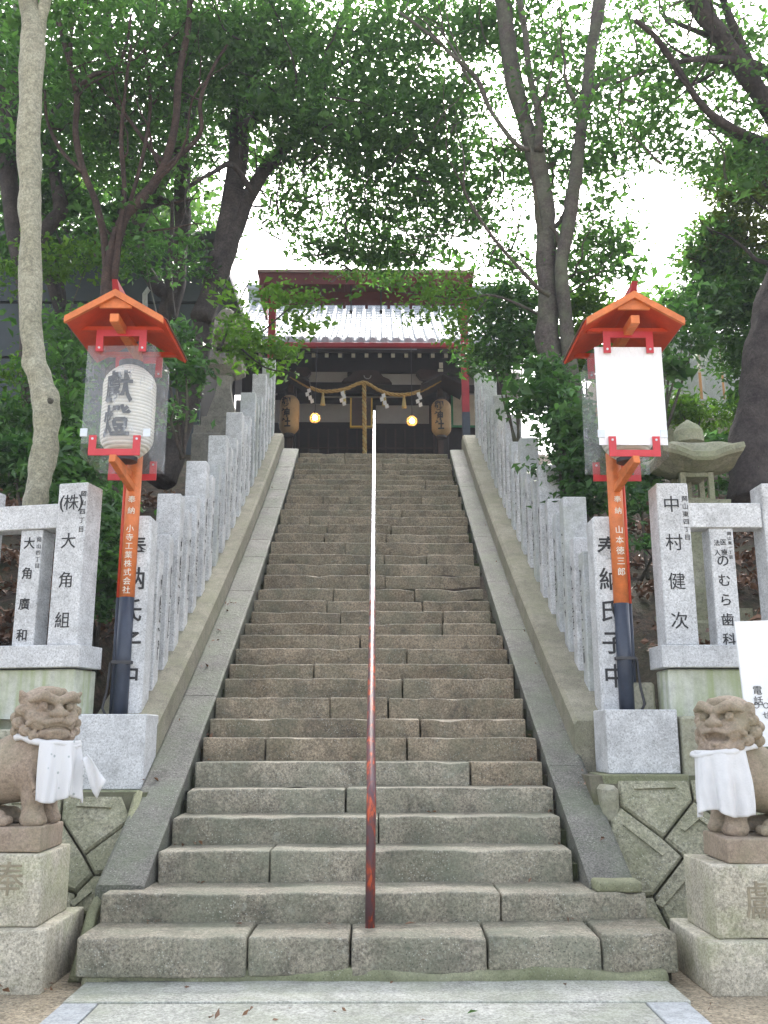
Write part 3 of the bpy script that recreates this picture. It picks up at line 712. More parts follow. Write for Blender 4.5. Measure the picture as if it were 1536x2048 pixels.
# ------------------------------------------------------------------ granite plinth blocks, retaining walls
for s, xa, xb, z0, z1, lab in ((-1, -2.33, -1.775, 0.975, 1.535, 'pale granite block left of the steps behind the lion-dog'), (1, 1.77, 2.325, 1.09, 1.57, 'pale granite block right of the steps under the lantern pole')):
    mb = MB(); mb.box(xa, xb, 7.5, 7.925, z0, z1)
    tag(mb.build('granite_block', M['granite'], None, org=(s*2.05, 7.5, z0), bevel=0.006), lab, 'stone block', 'granite blocks at the foot of the balustrades')
WP = Vector((0, 6.62, 0)); WN = Vector((0, -1.0, 0.72)).normalized()     # battered wall plane
def wallpt(px, py, off=0.0): return on_plane(px, py, WP, WN) + WN*off
def panel(poly, parent, recess=None):
    pts = [wallpt(x, y) for x, y in poly]
    c = sum(pts, Vector())/len(pts)
    ins = [p + (c-p).normalized()*0.006 for p in pts]
    ins2 = [p + (c-p).normalized()*0.022 + WN*0.05 for p in pts]; n = len(pts)
    # orientation
    nr = (ins[1]-ins[0]).cross(ins[2]-ins[1])
    V = ins + [p + WN*0.032 for p in ins] + ins2
    top = list(range(2*n, 3*n)); F = []
    fl = nr.dot(WN) < 0
    for a in range(n):
        b_ = (a+1) % n
        F.append((a, b_, n+b_, n+a)); F.append((n+a, n+b_, 2*n+b_, 2*n+a))
    F.append(tuple(top))
    if fl: F = [q[::-1] for q in F]
    bm = bmesh.new(); vs = [bm.verts.new(p - ORG[parent.name]) for p in V]
    fs = [bm.faces.new([vs[i] for i in q]) for q in F]
    bm.normal_update()
    me = bpy.data.meshes.new('wall_panel'); bm.to_mesh(me); bm.free(); me.materials.append(M['panel'])
    o = link(bpy.data.objects.new('wall_panel', me), parent, ORG[parent.name])
    if recess:
        # added raised wedges: shaded undersides stand in for the dark line of a groove
        for a, b_ in zip(recess[:-1], recess[1:]):
            A, B = wallpt(*a, 0.051), wallpt(*b_, 0.051); d = (B-A).normalized(); w = WN.cross(d).normalized()
            up = w if w.z > 0 else -w
            mb = MB()
            e = -0.004; a_, b2 = A+WN*e, B+WN*e; hp = 0.021
            mb.add([a_, b2, b2+WN*hp, a_+WN*hp, a_+up*0.055, b2+up*0.055], [(0,1,2,3), (3,2,5,4), (0,3,4), (1,5,2)])
            mb.build('groove_shadow_lip', M['panel'], o)
    return o
for s in (-1, 1):
    root = thing('retaining_wall', (s*2.6, 6.7, 0), ('mossy patterned concrete retaining wall left of the steps' if s < 0 else 'mossy patterned concrete retaining wall right of the steps'), 'retaining wall', 'patterned retaining walls beside the steps')
    xi, xo = (-1.70, -9) if s < 0 else (1.66, 9)
    if s > 0: xi = 1.6
    # body behind the panels
    zt = 1.08 if s > 0 else 0.965
    b0, t0 = 6.64, 6.64 + zt*0.72
    mb = MB(); V = [(xi, b0, -0.1), (xi, t0, zt), (xi, 7.95, zt), (xi, 7.95, -0.1)]
    V2 = [(xo, y, z) for _, y, z in V]
    F = [(0,1,2,3), (7,6,5,4), (0,4,5,1), (1,5,6,2), (2,6,7,3), (3,7,4,0)]
    mb.add(V+V2, F if s < 0 else [q[::-1] for q in F]); mb.build('wall_core', M['joint'], root)
    if s > 0:
        o, k = (1100, 1340), 0.3458
        L = lambda pts: [(o[0]+x*k, o[1]+y*k) for x, y in pts]
        panel(L([(385,655),(800,655),(820,768),(652,985),(400,800)]), root, L([(480,716),(716,708)]))
        panel(L([(398,806),(648,990),(762,1097),(592,1320),(430,1330),(330,1150),(345,880)]), root, L([(415,925),(640,1100)]))
        panel(L([(825,773),(1000,905),(1010,1180),(850,1145),(768,1090),(656,990)]), root, L([(770,960),(850,890),(940,950)]))
        panel(L([(805,650),(1300,650),(1300,1000),(1005,900),(827,765)]), root)
        panel(L([(768,1100),(850,1150),(1015,1185),(1100,1560),(720,1570),(598,1325)]), root, L([(640,1400),(790,1225),(840,1235)]))
        panel(L([(1015,905),(1300,1010),(1300,1540),(1110,1555),(1020,1180)]), root)
        panel(L([(420,1336),(590,1325),(712,1572),(560,1600),(470,1500)]), root)
    else:
        o, k = (0, 1340), 0.3457
        L = lambda pts: [(o[0]+x*k, o[1]+y*k) for x, y in pts]
        panel(L([(372,745),(712,745),(765,885),(490,1083),(360,880)]), root, L([(450,815),(650,825)]))
        panel(L([(355,885),(488,1090),(545,1200),(445,1300),(300,1250),(250,1000)]), root)
        panel(L([(495,1088),(762,892),(700,1080),(640,1190),(548,1196)]), root)
        panel(L([(550,1203),(640,1200),(600,1290),(540,1430),(430,1430),(447,1305)]), root, L([(440,1395),(540,1310)]))
        panel(L([(0,745),(366,745),(352,878),(245,990),(0,900)]), root, L([(80,800),(240,800)]))
        panel(L([(0,910),(242,1000),(295,1255),(0,1260)]), root)
        panel(L([(0,1270),(300,1262),(440,1308),(425,1440),(300,1520),(0,1520)]), root)
    # mortar fillet between wall and steps
    pp = [(0.0, 5.98 if s < 0 else 6.3), (0.30, 6.30 if s < 0 else 6.45), (0.6, 6.78), (0.95, 7.35)]
    xx = -1.735 if s < 0 else 1.715
    if s < 0: MB().tube([(xx + s*0.03*math.sin(z*9), y, z) for z, y in pp], [0.045, 0.035, 0.030, 0.03], 9, wob=0.9).build('mortar_fillet', M['mortar'], root, smooth=True)
    # ledge under the block and plain upper course
    if s < 0:
        mb = MB(); mb.box(-2.45, -1.775, 7.36, 7.94, 0.90, 0.973); mb.build('ledge', M['mortar'], root, bevel=0.006)
        mb = MB(); mb.box(-9, -2.34, 7.46, 7.9, 0.90, 1.42); mb.build('upper_course', M['concrete'], root, bevel=0.01)
    else:
        mb = MB(); mb.box(1.70, 2.345, 7.38, 7.94, 1.00, 1.088); mb.build('ledge', M['mortar'], root, bevel=0.006)
        mb = MB(); mb.box(2.345, 2.95, 7.44, 7.9, 1.05, 1.52); mb.build('upper_course_block', M['concrete'], root, bevel=0.02)
        mb = MB(); mb.box(2.965, 9, 7.44, 7.9, 1.05, 1.52); mb.build('upper_course_block', M['concrete'], root, bevel=0.02)
        mb = MB(); mb.box(1.64, 1.76, 7.15, 7.9, 0.75, 1.02); mb.build('rough_stone', M['concrete'], root, bevel=0.03)
        mb = MB(); mb.box(2.06, 2.30, 7.96, 8.3, 1.4, 1.80); mb.build('concrete_stub', M['concrete'], root, bevel=0.02)

# ------------------------------------------------------------------ lettered granite fences left and right
def lettered_fence(side):
    s = side
    if s > 0:
        root = thing('granite_fence', (2.35, 7.75, 1.53), 'pale granite fence with lettered posts to the right of the steps', 'stone fence', 'lettered granite fences above the retaining walls')
        rz, yf = 0.0, 7.70
        ox = at(1335, 1290, yf).x
    else:
        root = thing('granite_fence', (-2.6, 7.75, 1.53), 'pale granite fence with lettered posts to the left of the steps', 'stone fence', 'lettered granite fences above the retaining walls')
        rz, yf = R(-13), 7.62
        ox = at(150, 1290, yf).x
    # local frame: u runs away from the steps along the fence, v = into depth
    T = Matrix.Translation((ox, yf, 0)) @ Matrix.Rotation(rz, 4, 'Z')
    zb0, zr0, zr1 = 1.38, at(1335, 1335, yf).z, at(1335, 1290, yf).z
    ztop = at(1330, 965, yf).z
    def B(name, u0, u1, v0, v1, z0, z1, m, bev=0.006):
        mb = MB(); x0, x1 = sorted((s*u0, s*u1)); mb.box(x0, x1, v0, v1, z0, z1, T); return mb.build(name, m, root, bevel=bev)
    B('base_wall', -0.0, 6.5, 0.03, 0.36, zb0, zr0-0.012, M['whitecon'], 0.01)
    B('bottom_rail', -0.06, 6.5, -0.03, 0.33, zr0, zr1, M['granite'])
    ra, rb = at(1400, 1052, yf).z, at(1400, 1003, yf).z
    names = [('中村健次', 0.13)] if s > 0 else [('株大角組', 0.13)]
    u = 0.0
    def wp(u, v, z): return T @ Vector((s*u, v, z))
    units = 4
    for i in range(units):
        big = B('post', u, u+0.265, 0.02, 0.27, zr1-0.02+0.022, ztop, M['granite'], 0.008)
        if i == 0:
            if s > 0:
                place_text('inscription', '中村健次', 0.15, M['ink'], big, wp(u+0.118, 0.018, (zr1+ztop)/2+0.01), rz, pitch=0.325)
                place_text('inscription', '岡山東四丁目', 0.052, M['ink'], big, wp(u+0.232, 0.018, ztop-0.30), rz, pitch=0.066)
            else:
                place_text('inscription', '株大角組', 0.14, M['ink'], big, wp(u+0.14, 0.018, (zr1+ztop)/2+0.02), rz, pitch=0.325)
                zt = (zr1+ztop)/2+0.02+1.5*0.325
                for ch, du in (('(', 0.225), (')', 0.055)):
                    place_text('inscription', ch, 0.15, M['ink'], big, wp(u+du, 0.018, zt), rz, bold=0.001)
                place_text('inscription', '岡山四丁目', 0.055, M['ink'], big, wp(u+0.032, 0.018, ztop-0.25), rz, pitch=0.075)
        if i == 1 and s > 0:
            place_text('inscription', '土', 0.15, M['ink'], big, wp(u+0.15, 0.018, ztop-0.30), rz, bold=0.002)
        u2 = u+0.265
        if i < units-1:
            gap = 0.62 if s > 0 else 0.66
            B('top_rail', u2+0.002, u2+gap-0.002, 0.05, 0.24, ra, rb, M['granite'])
            sm = 0.20
            su = u2 + (0.17 if s > 0 else 0.15)
            p = B('post', su, su+sm, 0.07, 0.26, zr1+0.002, ra-0.002, M['granite'])
            if i == 0:
                if s > 0:
                    place_text('inscription', 'のむら歯科', 0.112, M['ink'], p, wp(su+0.095, 0.068, (zr1+ra)/2-0.115), rz, pitch=0.163, bold=0.001)
                    place_text('inscription', '法人', 0.056, M['ink'], p, wp(su+0.055, 0.068, ra-0.17), rz, pitch=0.085)
                    place_text('inscription', '医療', 0.056, M['ink'], p, wp(su+0.112, 0.068, ra-0.165), rz, pitch=0.085)
                    place_text('inscription', '岡山東一丁目', 0.034, M['ink'], p, wp(su+0.165, 0.068, ra-0.15), rz, pitch=0.04)
                else:
                    place_text('inscription', '大角廣和', 0.105, M['ink'], p, wp(su+0.115, 0.068, (zr1+ra)/2-0.01), rz, pitch=0.255, bold=0.001)
                    place_text('inscription', '岡山四丁目', 0.045, M['inkgrey'], p, wp(su+0.025, 0.068, ra-0.2), rz, pitch=0.055)
            u = u2 + gap
    return root
lettered_fence(1); lettered_fence(-1)

# white notice board leaning at the right edge
sb = thing('notice_board', (2.9, 6.9, 0.7), 'white notice board leaning in front of the right fence', 'sign')
Ys = 7.0
tl, bl = at(1469, 1243, Ys), at(1497, 1480, Ys)
bw = 0.42
d = (bl-tl).normalized(); rr = Vector((-d.z, 0, d.x)); rr = rr if rr.x > 0 else -rr
V = [tl, tl+rr*bw, bl+rr*bw+d*0.05, bl+d*0.05]; V = V + [p+Vector((0, 0.02, 0)) for p in V]
MB().add(V, [(0,3,2,1), (4,5,6,7), (0,1,5,4), (1,2,6,5), (2,3,7,6), (3,0,4,7)]).build('board', M['signwhite'], sb)
MB().box(tl.x+0.2, tl.x+0.24, Ys+0.022, Ys+0.06, 0.3, tl.z-0.15).build('stake', M['wood2'], sb)
place_text('lettering', '電話', 0.07, M['inkgrey'], sb, at(1516, 1391, Ys-0.003), 0, pitch=0.075)
place_text('lettering', '○', 0.055, M['inkgrey'], sb, at(1513, 1411, Ys-0.003), 0)
place_text('lettering', '○', 0.055, M['inkgrey'], sb, at(1532, 1411, Ys-0.003), 0)
place_text('lettering', 'せ', 0.06, M['inkgrey'], sb, at(1533, 1430, Ys-0.003), 0)

# ------------------------------------------------------------------ votive lamps on poles
def lamp(side):
    s = side
    cx = -2.145 if s < 0 else 2.11
    px_ = -2.11 if s < 0 else 2.068
    YF, YB = 7.47, 8.03
    zbt = 1.53 if s < 0 else 1.565
    lab = ('orange roofed lamp on a pole, its paper lantern visible in a clear box' if s < 0 else 'orange roofed lamp on a pole whose box front is coloured white as glare')
    root = thing('votive_lamp', (px_, 7.78, zbt), lab, 'lamp post', 'orange roofed lamp posts flanking the steps')
    yp = 7.99
    zsplit = at(240 if s < 0 else 1260, 1195 if s < 0 else 1207, yp).z
    ztop = 3.78
    for nm, a, b_, m in (('pole_base', zbt-0.01, zsplit, M['navy']), ('pole', zsplit+0.0005, ztop, M['orange'])):
        MB().tube([(px_, yp, a), (px_, yp, b_)], 0.064, 20).build(nm, m, root, smooth=True)
    fx = px_ + (-0.076 if s < 0 else 0.076)
    for nm, a, b_, m in (('conduit', zbt-0.01, zsplit, M['navy']), ('conduit', zsplit+0.0005, ztop-0.1, M['polered'])):
        MB().tube([(fx, yp+0.01, a), (fx, yp+0.01, b_)], 0.016, 10).build(nm, m, root, smooth=True)
    MB().box(px_-0.082, px_+0.082, yp-0.070, yp+0.05, zbt+0.42, zbt+0.445).build('clamp', M['metal'], root)
    kx = -1 if s < 0 else 1
    MB().tube([(fx+kx*0.02, yp-0.02, zbt+0.43), (fx+kx*0.035, yp-0.03, zbt+0.2), (fx+kx*0.06, yp-0.04, zbt+0.06), (fx+kx*0.03, yp-0.05, zbt+0.012)], 0.011, 8).build('cable', M['metal'], root, smooth=True)
    col = '奉納 小寺工業株式会社' if s < 0 else '奉納 山本徳三郎'
    zt = at(255 if s < 0 else 1243, 1003, yp).z
    if s < 0:
        o = place_text('lettering', '奉納', 0.066, M['whitepaint'], root, (px_+0.008, yp-0.0665, zt-0.045), 0, pitch=0.098)
        z0, z1 = at(245, 1055, yp).z, at(240, 1187, yp).z
        place_text('lettering', '小寺工業株式会社', 0.068, M['whitepaint'], root, (px_+0.008, yp-0.0665, (z0+z1)/2), 0, pitch=(z0-z1)/7.6)
    else:
        place_text('lettering', '奉納', 0.064, M['whitepaint'], root, (px_, yp-0.0665, zt-0.045), 0, pitch=0.10)
        z0, z1 = at(1245, 1056, yp).z, at(1250, 1152, yp).z
        place_text('lettering', '山本徳三郎', 0.072, M['whitepaint'], root, (px_, yp-0.0665, (z0+z1)/2), 0, pitch=(z0-z1)/4.6)
    zb, zt_ = 3.60, 4.56           # clear box
    hw = 0.283
    # box: panels
    pm = M['plastic'] if s < 0 else M['plasticglare']
    def pane(nm, a, b_, m): MB().bar(a, b_, 0.004, zt_-zb-0.0).build(nm, m, root)
    tb = 0.0
    zm = (zb+zt_)/2
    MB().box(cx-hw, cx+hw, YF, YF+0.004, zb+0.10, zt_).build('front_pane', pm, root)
    MB().box(cx-hw, cx+hw, YB-0.004, YB, zb, zt_).build('back_pane', M['plastic'], root)
    MB().box(cx-hw, cx-hw+0.004, YF+0.006, YB-0.006, zb, zt_).build('side_pane', M['plastic'], root)
    MB().box(cx+hw-0.004, cx+hw, YF+0.006, YB-0.006, zb, zt_).build('side_pane', M['plastic'], root)
    for dx in (-hw+0.02, hw-0.03):
        MB().box(cx+dx-0.03, cx+dx+0.03, YF-0.008, YF-0.001, zb+0.16, zb+0.23).build('corner_clip', M['zinc'], root, bevel=0.003)
    # brackets (U shaped)
    def ubr(y, z, up, w=0.21, h=0.17, t=0.055):
        mb = MB(); dz_ = 1 if up else -1
        mb.box(cx-w, cx+w, y-0.008, y+0.008, *sorted((z, z+dz_*t)))
        mb.box(cx-w, cx-w+t+0.005, y-0.008, y+0.008, *sorted((z+dz_*t, z+dz_*h)))
        mb.box(cx+w-t-0.005, cx+w, y-0.008, y+0.008, *sorted((z+dz_*t, z+dz_*h)))
        o = mb.build('bracket', M['red'], root)
        for q in (-1, 1):
            b2 = MB(); zz = z+dz_*(h-0.03)
            b2.tube([(cx+q*(w-0.03), y-0.008, zz), (cx+q*(w-0.03), y-0.014, zz)], 0.010, 8); b2.build('bolt', M['zinc'], o)
    ubr(YF-0.02, zb-0.005, True); ubr(YB+0.02, zb-0.055, True)
    ubr(YF-0.02, zt_+0.13, False, h=0.19); ubr(YB+0.02, zt_+0.13, False, h=0.19)
    MB().box(cx-0.028, cx+0.028, YF-0.05, YB+0.05, zb-0.062, zb-0.006).build('floor_bar', M['orange'], root, bevel=0.003)
    MB().bar((cx, YF-0.06, zb-0.040), (px_, yp-0.03, zb-0.16), 0.055, 0.06).build('strut', M['orange'], root, bevel=0.003)
    # roof
    ya, yb = 7.18, 8.12; zr = 4.90; ze = 4.665; w = 0.40
    for q in (-1, 1):
        A, B_ = Vector((cx, 0, zr)), Vector((cx+q*w, 0, ze)); nrm = Vector((q*(zr-ze), 0, w)).normalized()
        t = 0.022
        V = []
        for y in (ya+0.035, yb):
            V += [Vector((A.x, y, A.z)), Vector((B_.x, y, B_.z)), Vector((B_.x, y, B_.z))+nrm*t, Vector((A.x, y, A.z))+nrm*t]
        F = [(0,1,2,3), (7,6,5,4), (0,4,5,1), (1,5,6,2), (2,6,7,3), (3,7,4,0)]
        MB().add(V, F).build('roof_board', M['redroof'], root)
        V = [p + nrm*(t+0.001) for p in (V[0], V[1], V[5], V[4])]; V = [v_ + Vector((q*0.012 if i_ in (1, 2) else 0, 0, 0)) for i_, v_ in enumerate(V)]
        V2 = [v_ + nrm*0.004 for v_ in V]
        MB().add(V+V2, [(0,1,2,3), (7,6,5,4), (0,4,5,1), (1,5,6,2), (2,6,7,3), (3,7,4,0)]).build('roof_sheet', M['copper'], root)
        # barge board
        V = []
        for y in (ya, ya+0.033):
            V += [Vector((A.x, y, A.z-0.025)), Vector((B_.x, y, B_.z-0.025)), Vector((B_.x, y, B_.z+0.032)), Vector((A.x, y, A.z+0.036))]
        MB().add(V, F).build('barge_board', M['orange'], root)
    MB().add([(cx-0.13, ya+0.036, ze+0.12), (cx+0.13, ya+0.036, ze+0.12), (cx+0.13, ya+0.036, ze+0.165), (cx, ya+0.036, zr-0.01), (cx-0.13, ya+0.036, ze+0.165),
              (cx-0.13, ya+0.06, ze+0.12), (cx+0.13, ya+0.06, ze+0.12), (cx+0.13, ya+0.06, ze+0.165), (cx, ya+0.06, zr-0.01), (cx-0.13, ya+0.06, ze+0.165)],
             [(0,1,2,3,4), (9,8,7,6,5), (0,5,6,1), (1,6,7,2), (0,4,9,5)]).build('gable_board', M['orange'], root)
    MB().box(cx-0.036, cx+0.036, ya+0.02, yb-0.05, ze-0.01, ze+0.062).build('roof_beam', M['orange'], root, bevel=0.003)
    MB().box(cx-w+0.06, cx+w-0.06, YF-0.02, YF+0.03, zt_+0.132, zt_+0.165).build('cross_tie', M['redroof'], root)
    MB().box(cx-w+0.06, cx+w-0.06, YB-0.03, YB+0.02, zt_+0.132, zt_+0.165).build('cross_tie', M['redroof'], root)
    V = [(cx-0.028, ya+0.02, zr+0.03), (cx+0.028, ya+0.02, zr+0.03), (cx+0.028, yb, zr+0.03), (cx-0.028, yb, zr+0.03),
         (cx-0.022, ya-0.04, zr+0.10), (cx+0.022, ya-0.04, zr+0.10), (cx+0.022, yb, zr+0.09), (cx-0.022, yb, zr+0.09)]
    MB().add(V, [(0,3,2,1), (4,5,6,7), (0,1,5,4), (1,2,6,5), (2,3,7,6), (3,0,4,7)]).build('ridge_cap', M['gatered'], root)
    # paper lantern inside
    prof = []; H = 0.80; nr_ = 27
    for i in range(nr_*2+1):
        t = i/(nr_*2); z = t*H
        e = abs(t-0.5)*2
        r = 0.222*(1-0.55*max(0, (e-0.55)/0.45)**2.2) + (0.002 if i % 2 else -0.002)
        prof.append((r, z))
    lz = zb+0.06
    lan = MB().lathe(prof, (cx+0.02, (YF+YB)/2-0.02, lz), 40).build('paper_lantern', M['lampaper'], root, smooth=True)
    MB().lathe([(0.10, 0), (0.10, 0.035)], (cx+0.02, (YF+YB)/2-0.02, lz-0.036), 24).build('lantern_ring', M['metal'], lan)
    MB().lathe([(0.105, 0), (0.105, 0.05), (0.05, 0.07)], (cx+0.02, (YF+YB)/2-0.02, lz+H), 24).build('lantern_ring', M['metal'], lan)
    # brushed characters wrapped on the lantern
    def wrap(ch, zc, size):
        me = text_mesh(ch, size, M['ink'], 0.0, 0.006, res=2)
        bm = bmesh.new(); bm.from_mesh(me); bmesh.ops.triangulate(bm, faces=bm.faces)
        mx_=[v_.co for v_ in bm.verts]; mid = Vector(((min(c.x for c in mx_)+max(c.x for c in mx_))/2, (min(c.y for c in mx_)+max(c.y for c in mx_))/2, 0))
        for v_ in bm.verts:
            u, w_ = v_.co.x-mid.x, v_.co.y-mid.y
            rad = 0.239; an = (u+ (-0.035))/rad
            v_.co = Vector((math.sin(an)*rad, -math.cos(an)*rad, zc+w_*1.15))
        bm.to_mesh(me); bm.free()
        inst(me, 'lettering', lan, ORG[lan.name]+Vector((cx+0.02, (YF+YB)/2-0.02, lz))-ORG[lan.name])
    wrap('獻', 0.55, 0.25); wrap('燈', 0.25, 0.25)
    return root
lamp(-1); lamp(1)
# ================================================================== guardian lion-dogs
def make_lion(side):
    s = side
    cxw = -2.02 if s < 0 else 2.12
    # pedestal
    lab = 'closed-mouthed stone lion-dog with white bib, on the left pedestal' if s < 0 else 'open-mouthed stone lion-dog with white bib, on the right pedestal'
    ped = thing('statue_pedestal', (s*2.3, 6.05, 0), ('two-tier granite pedestal under the left lion-dog' if s < 0 else 'two-tier granite pedestal under the right lion-dog'), 'pedestal', 'lion-dog pedestals')
    xa, xb = (-3.0, -1.93) if s < 0 else (1.925, 3.0)
    ya = 5.80 if s < 0 else 5.74
    zt, zm = (0.712, 0.322) if s < 0 else (0.655, 0.262)
    for nm, a, b_, y0, y1, z0, z1, sd in (('base_block', xa-0.08, xb+0.075, ya-0.08, ya+0.66, -0.02, zm-0.003, 3), ('upper_block', xa, xb, ya, ya+0.55, zm, zt, 4)):
        if s > 0 and nm == 'base_block': a, b_ = xa-0.085, xb+0.08
        v, f = rough_block(b_-a, y1-y0, z1-z0, 0.014, 0.006, seed=sd+s, cx=10)
        mb = MB(); mb.add([(p.x+a, p.y+y0, p.z+z0) for p in v], f); mb.build(nm, M['pedestal'], ped, smooth=True)
    ch = '奉' if s < 0 else '獻'
    if s < 0: place_text('carved_letter', ch, 0.20, M['carve'], ped, (at(20, 1757, ya).x-0.01, ya-0.002, at(20, 1757, ya).z), thick=0.003, xs=0.95)
    else: place_text('carved_letter', ch, 0.22, M['carve'], ped, (at(1527, 1805, ya).x+0.01, ya-0.002, at(1520, 1800, ya).z), thick=0.003, xs=1.1)
    root = thing('lion_dog_statue', (cxw, 6.05, zt), lab, 'statue', 'guardian lion-dog statues')
    # slab with cut corner
    zs = 0.140
    v, f = rough_block(0.98, 0.44, zs, 0.012, 0.006, seed=7+s, cx=10)
    x0 = xb-0.98-0.035 if s < 0 else xa+0.11
    mb = MB(); mb.add([(p.x+x0, p.y+ya+0.05, p.z+zt+0.002) for p in v], f); mb.build('slab', M['lion'], root, smooth=True)
    O = Vector((cxw, 6.07, zt+zs))     # local origin between the forepaws on the slab
    k = -s                              # +1: body faces +X
    face = R(40) if s < 0 else R(46)    # head turned from the camera's side (-Y) towards the steps
    fx, fy = k*math.sin(face), -math.cos(face)      # out of the face
    ux, uy = -fy*1.0, fx*1.0                         # statue's u axis (image right)
    if s < 0: HC = (-0.015, -0.045, 0.655)
    else: HC = (0.055, -0.045, 0.655)
    f32 = np.float32
    def fn(X, Y, Z):
        def ell(c, r, rot=None):
            x, y, z = X-c[0], Y-c[1], Z-c[2]
            q = np.sqrt((x/r[0])**2+(y/r[1])**2+(z/r[2])**2)
            return (q-1)*min(r)
        def cap(a, b_, ra, rb):
            a = np.array(a, f32); b_ = np.array(b_, f32); d = b_-a; L2 = float(d@d)
            t = np.clip(((X-a[0])*d[0]+(Y-a[1])*d[1]+(Z-a[2])*d[2])/L2, 0, 1)
            return np.sqrt((X-a[0]-t*d[0])**2+(Y-a[1]-t*d[1])**2+(Z-a[2]-t*d[2])**2) - (ra+(rb-ra)*t)
        b = lambda x: x*k        # mirror forward axis
        D = ell((b(-0.16), 0.03, 0.34), (0.21, 0.155, 0.20))                       # chest
        D = smin(D, ell((b(-0.01), 0.0, 0.40), (0.15, 0.15, 0.17)), 0.06)
        D = smin(D, cap((b(-0.16), 0.03, 0.36), (b(-0.52), 0.03, 0.20), 0.17, 0.17), 0.08)
        D = smin(D, cap((b(-0.03), 0.0, 0.42), (HC[0]*1.0, HC[1]+0.02, 0.60), 0.15, 0.14), 0.05)
        for yy, xx in ((-0.085, -0.055), (0.11, -0.035)):
            D = smin(D, cap((b(xx-0.02), yy*0.9, 0.34), (b(xx), yy, 0.16), 0.085, 0.062), 0.04)
            D = smin(D, cap((b(xx), yy, 0.16), (b(xx+0.01), yy, 0.06), 0.060, 0.066), 0.02)
            D = smin(D, ell((b(xx+0.015), yy-0.010, 0.035), (0.075, 0.066, 0.052)), 0.025)      # paw
            for q in (-1, 0, 1):
                D = smin(D, ell((b(xx+0.055), yy-0.012+q*0.036, 0.03), (0.036, 0.021, 0.030)), 0.006)
        for yy in (-0.11, 0.14):                                                     # haunches
            D = smin(D, ell((b(-0.50), yy, 0.18), (0.17, 0.085, 0.18)), 0.04)
            D = smin(D, cap((b(-0.46), yy-0.02, 0.05), (b(-0.24), yy-0.02, 0.045), 0.06, 0.055), 0.03)
            for q in (-1, 0, 1): D = smin(D, ell((b(-0.19), yy-0.02+q*0.033, 0.032), (0.034, 0.020, 0.030)), 0.006)
        # curl on the foreleg
        D = smin(D, cap((b(-0.075), -0.155, 0.36), (b(-0.02), -0.155, 0.22), 0.014, 0.022), 0.012)
        D = smin(D, ell((b(-0.012), -0.158, 0.20), (0.028, 0.018, 0.028)), 0.008)
        D = smax(D, -np.where(Y < -0.16, np.abs(np.sqrt((X-b(-0.012))**2+(Z-0.2)**2)-0.014)-0.004, 1), 0.002)
        D = smin(D, cap((b(-0.62), 0.05, 0.28), (b(-0.62), 0.05, 0.52), 0.10, 0.05), 0.03)    # tail
        # ---- head, in its own frame: u right, w out of the face, v up
        dx, dy, dz = X-HC[0], Y-HC[1], Z-HC[2]
        U = dx*ux+dy*uy; W = dx*fx+dy*fy; Vv = dz
        def he(c, r):
            q = np.sqrt(((U-c[0])/r[0])**2+((W-c[1])/r[1])**2+((Vv-c[2])/r[2])**2); return (q-1)*min(r)
        def hc(a, b_, ra, rb):
            a = np.array(a, f32); b_ = np.array(b_, f32); d = b_-a; L2 = float(d@d)
            t = np.clip(((U-a[0])*d[0]+(W-a[1])*d[1]+(Vv-a[2])*d[2])/L2, 0, 1)
            return np.sqrt((U-a[0]-t*d[0])**2+(W-a[1]-t*d[1])**2+(Vv-a[2]-t*d[2])**2) - (ra+(rb-ra)*t)
        H = he((0, -0.01, 0.015), (0.172, 0.155, 0.138))
        H = smin(H, he((0, -0.02, 0.085), (0.135, 0.13, 0.085)), 0.04)          # cranium
        H = smin(H, he((0, 0.085, -0.055), (0.135, 0.095, 0.085)), 0.03)        # muzzle
        # deep eye sockets first, then brow, lids and eyes
        for q in (-1, 1):
            H = smax(H, -he((q*0.080, 0.150, 0.045), (0.050, 0.040, 0.030)), 0.02)
            H = smin(H, he((q*0.080, 0.124, 0.043), (0.028, 0.030, 0.024)), 0.003)
            H = smax(H, -he((q*0.080, 0.158, 0.041), (0.010, 0.014, 0.010)), 0.002)
            H = smin(H, hc((q*0.045, 0.140, 0.068), (q*0.115, 0.112, 0.066), 0.009, 0.007), 0.004)
            H = smin(H, hc((q*0.045, 0.142, 0.020), (q*0.115, 0.115, 0.026), 0.008, 0.006), 0.004)
            H = smin(H, hc((q*0.018, 0.155, 0.080), (q*0.085, 0.148, 0.108), 0.028, 0.030), 0.009)     # brow
            H = smin(H, hc((q*0.085, 0.148, 0.108), (q*0.150, 0.100, 0.080), 0.030, 0.016), 0.008)
            H = smin(H, he((q*0.118, 0.085, -0.015), (0.040, 0.045, 0.034)), 0.02)                     # cheek
            # upper lip curling into a volute
            H = smin(H, hc((q*0.012, 0.188, -0.038), (q*0.072, 0.165, -0.052), 0.017, 0.019), 0.007)
            H = smin(H, hc((q*0.072, 0.165, -0.052), (q*0.125, 0.115, -0.030), 0.018, 0.016), 0.007)
            H = smin(H, hc((q*0.125, 0.115, -0.030), (q*0.148, 0.085, -0.058), 0.016, 0.018), 0.006)
            # nostrils
            H = smin(H, he((q*0.030, 0.178, 0.002), (0.028, 0.030, 0.022)), 0.010)
            H = smax(H, -he((q*0.026, 0.208, -0.006), (0.010, 0.014, 0.007)), 0.004)
            # ears
            eb = (q*0.150, 0.005, 0.090)
            H = smin(H, hc(eb, (q*0.188, 0.030, 0.130 if s < 0 else 0.06), 0.040, 0.012), 0.012)
            H = smax(H, -hc((q*0.168, 0.050, 0.092), (q*0.186, 0.052, 0.122 if s < 0 else 0.07), 0.018, 0.006), 0.006)
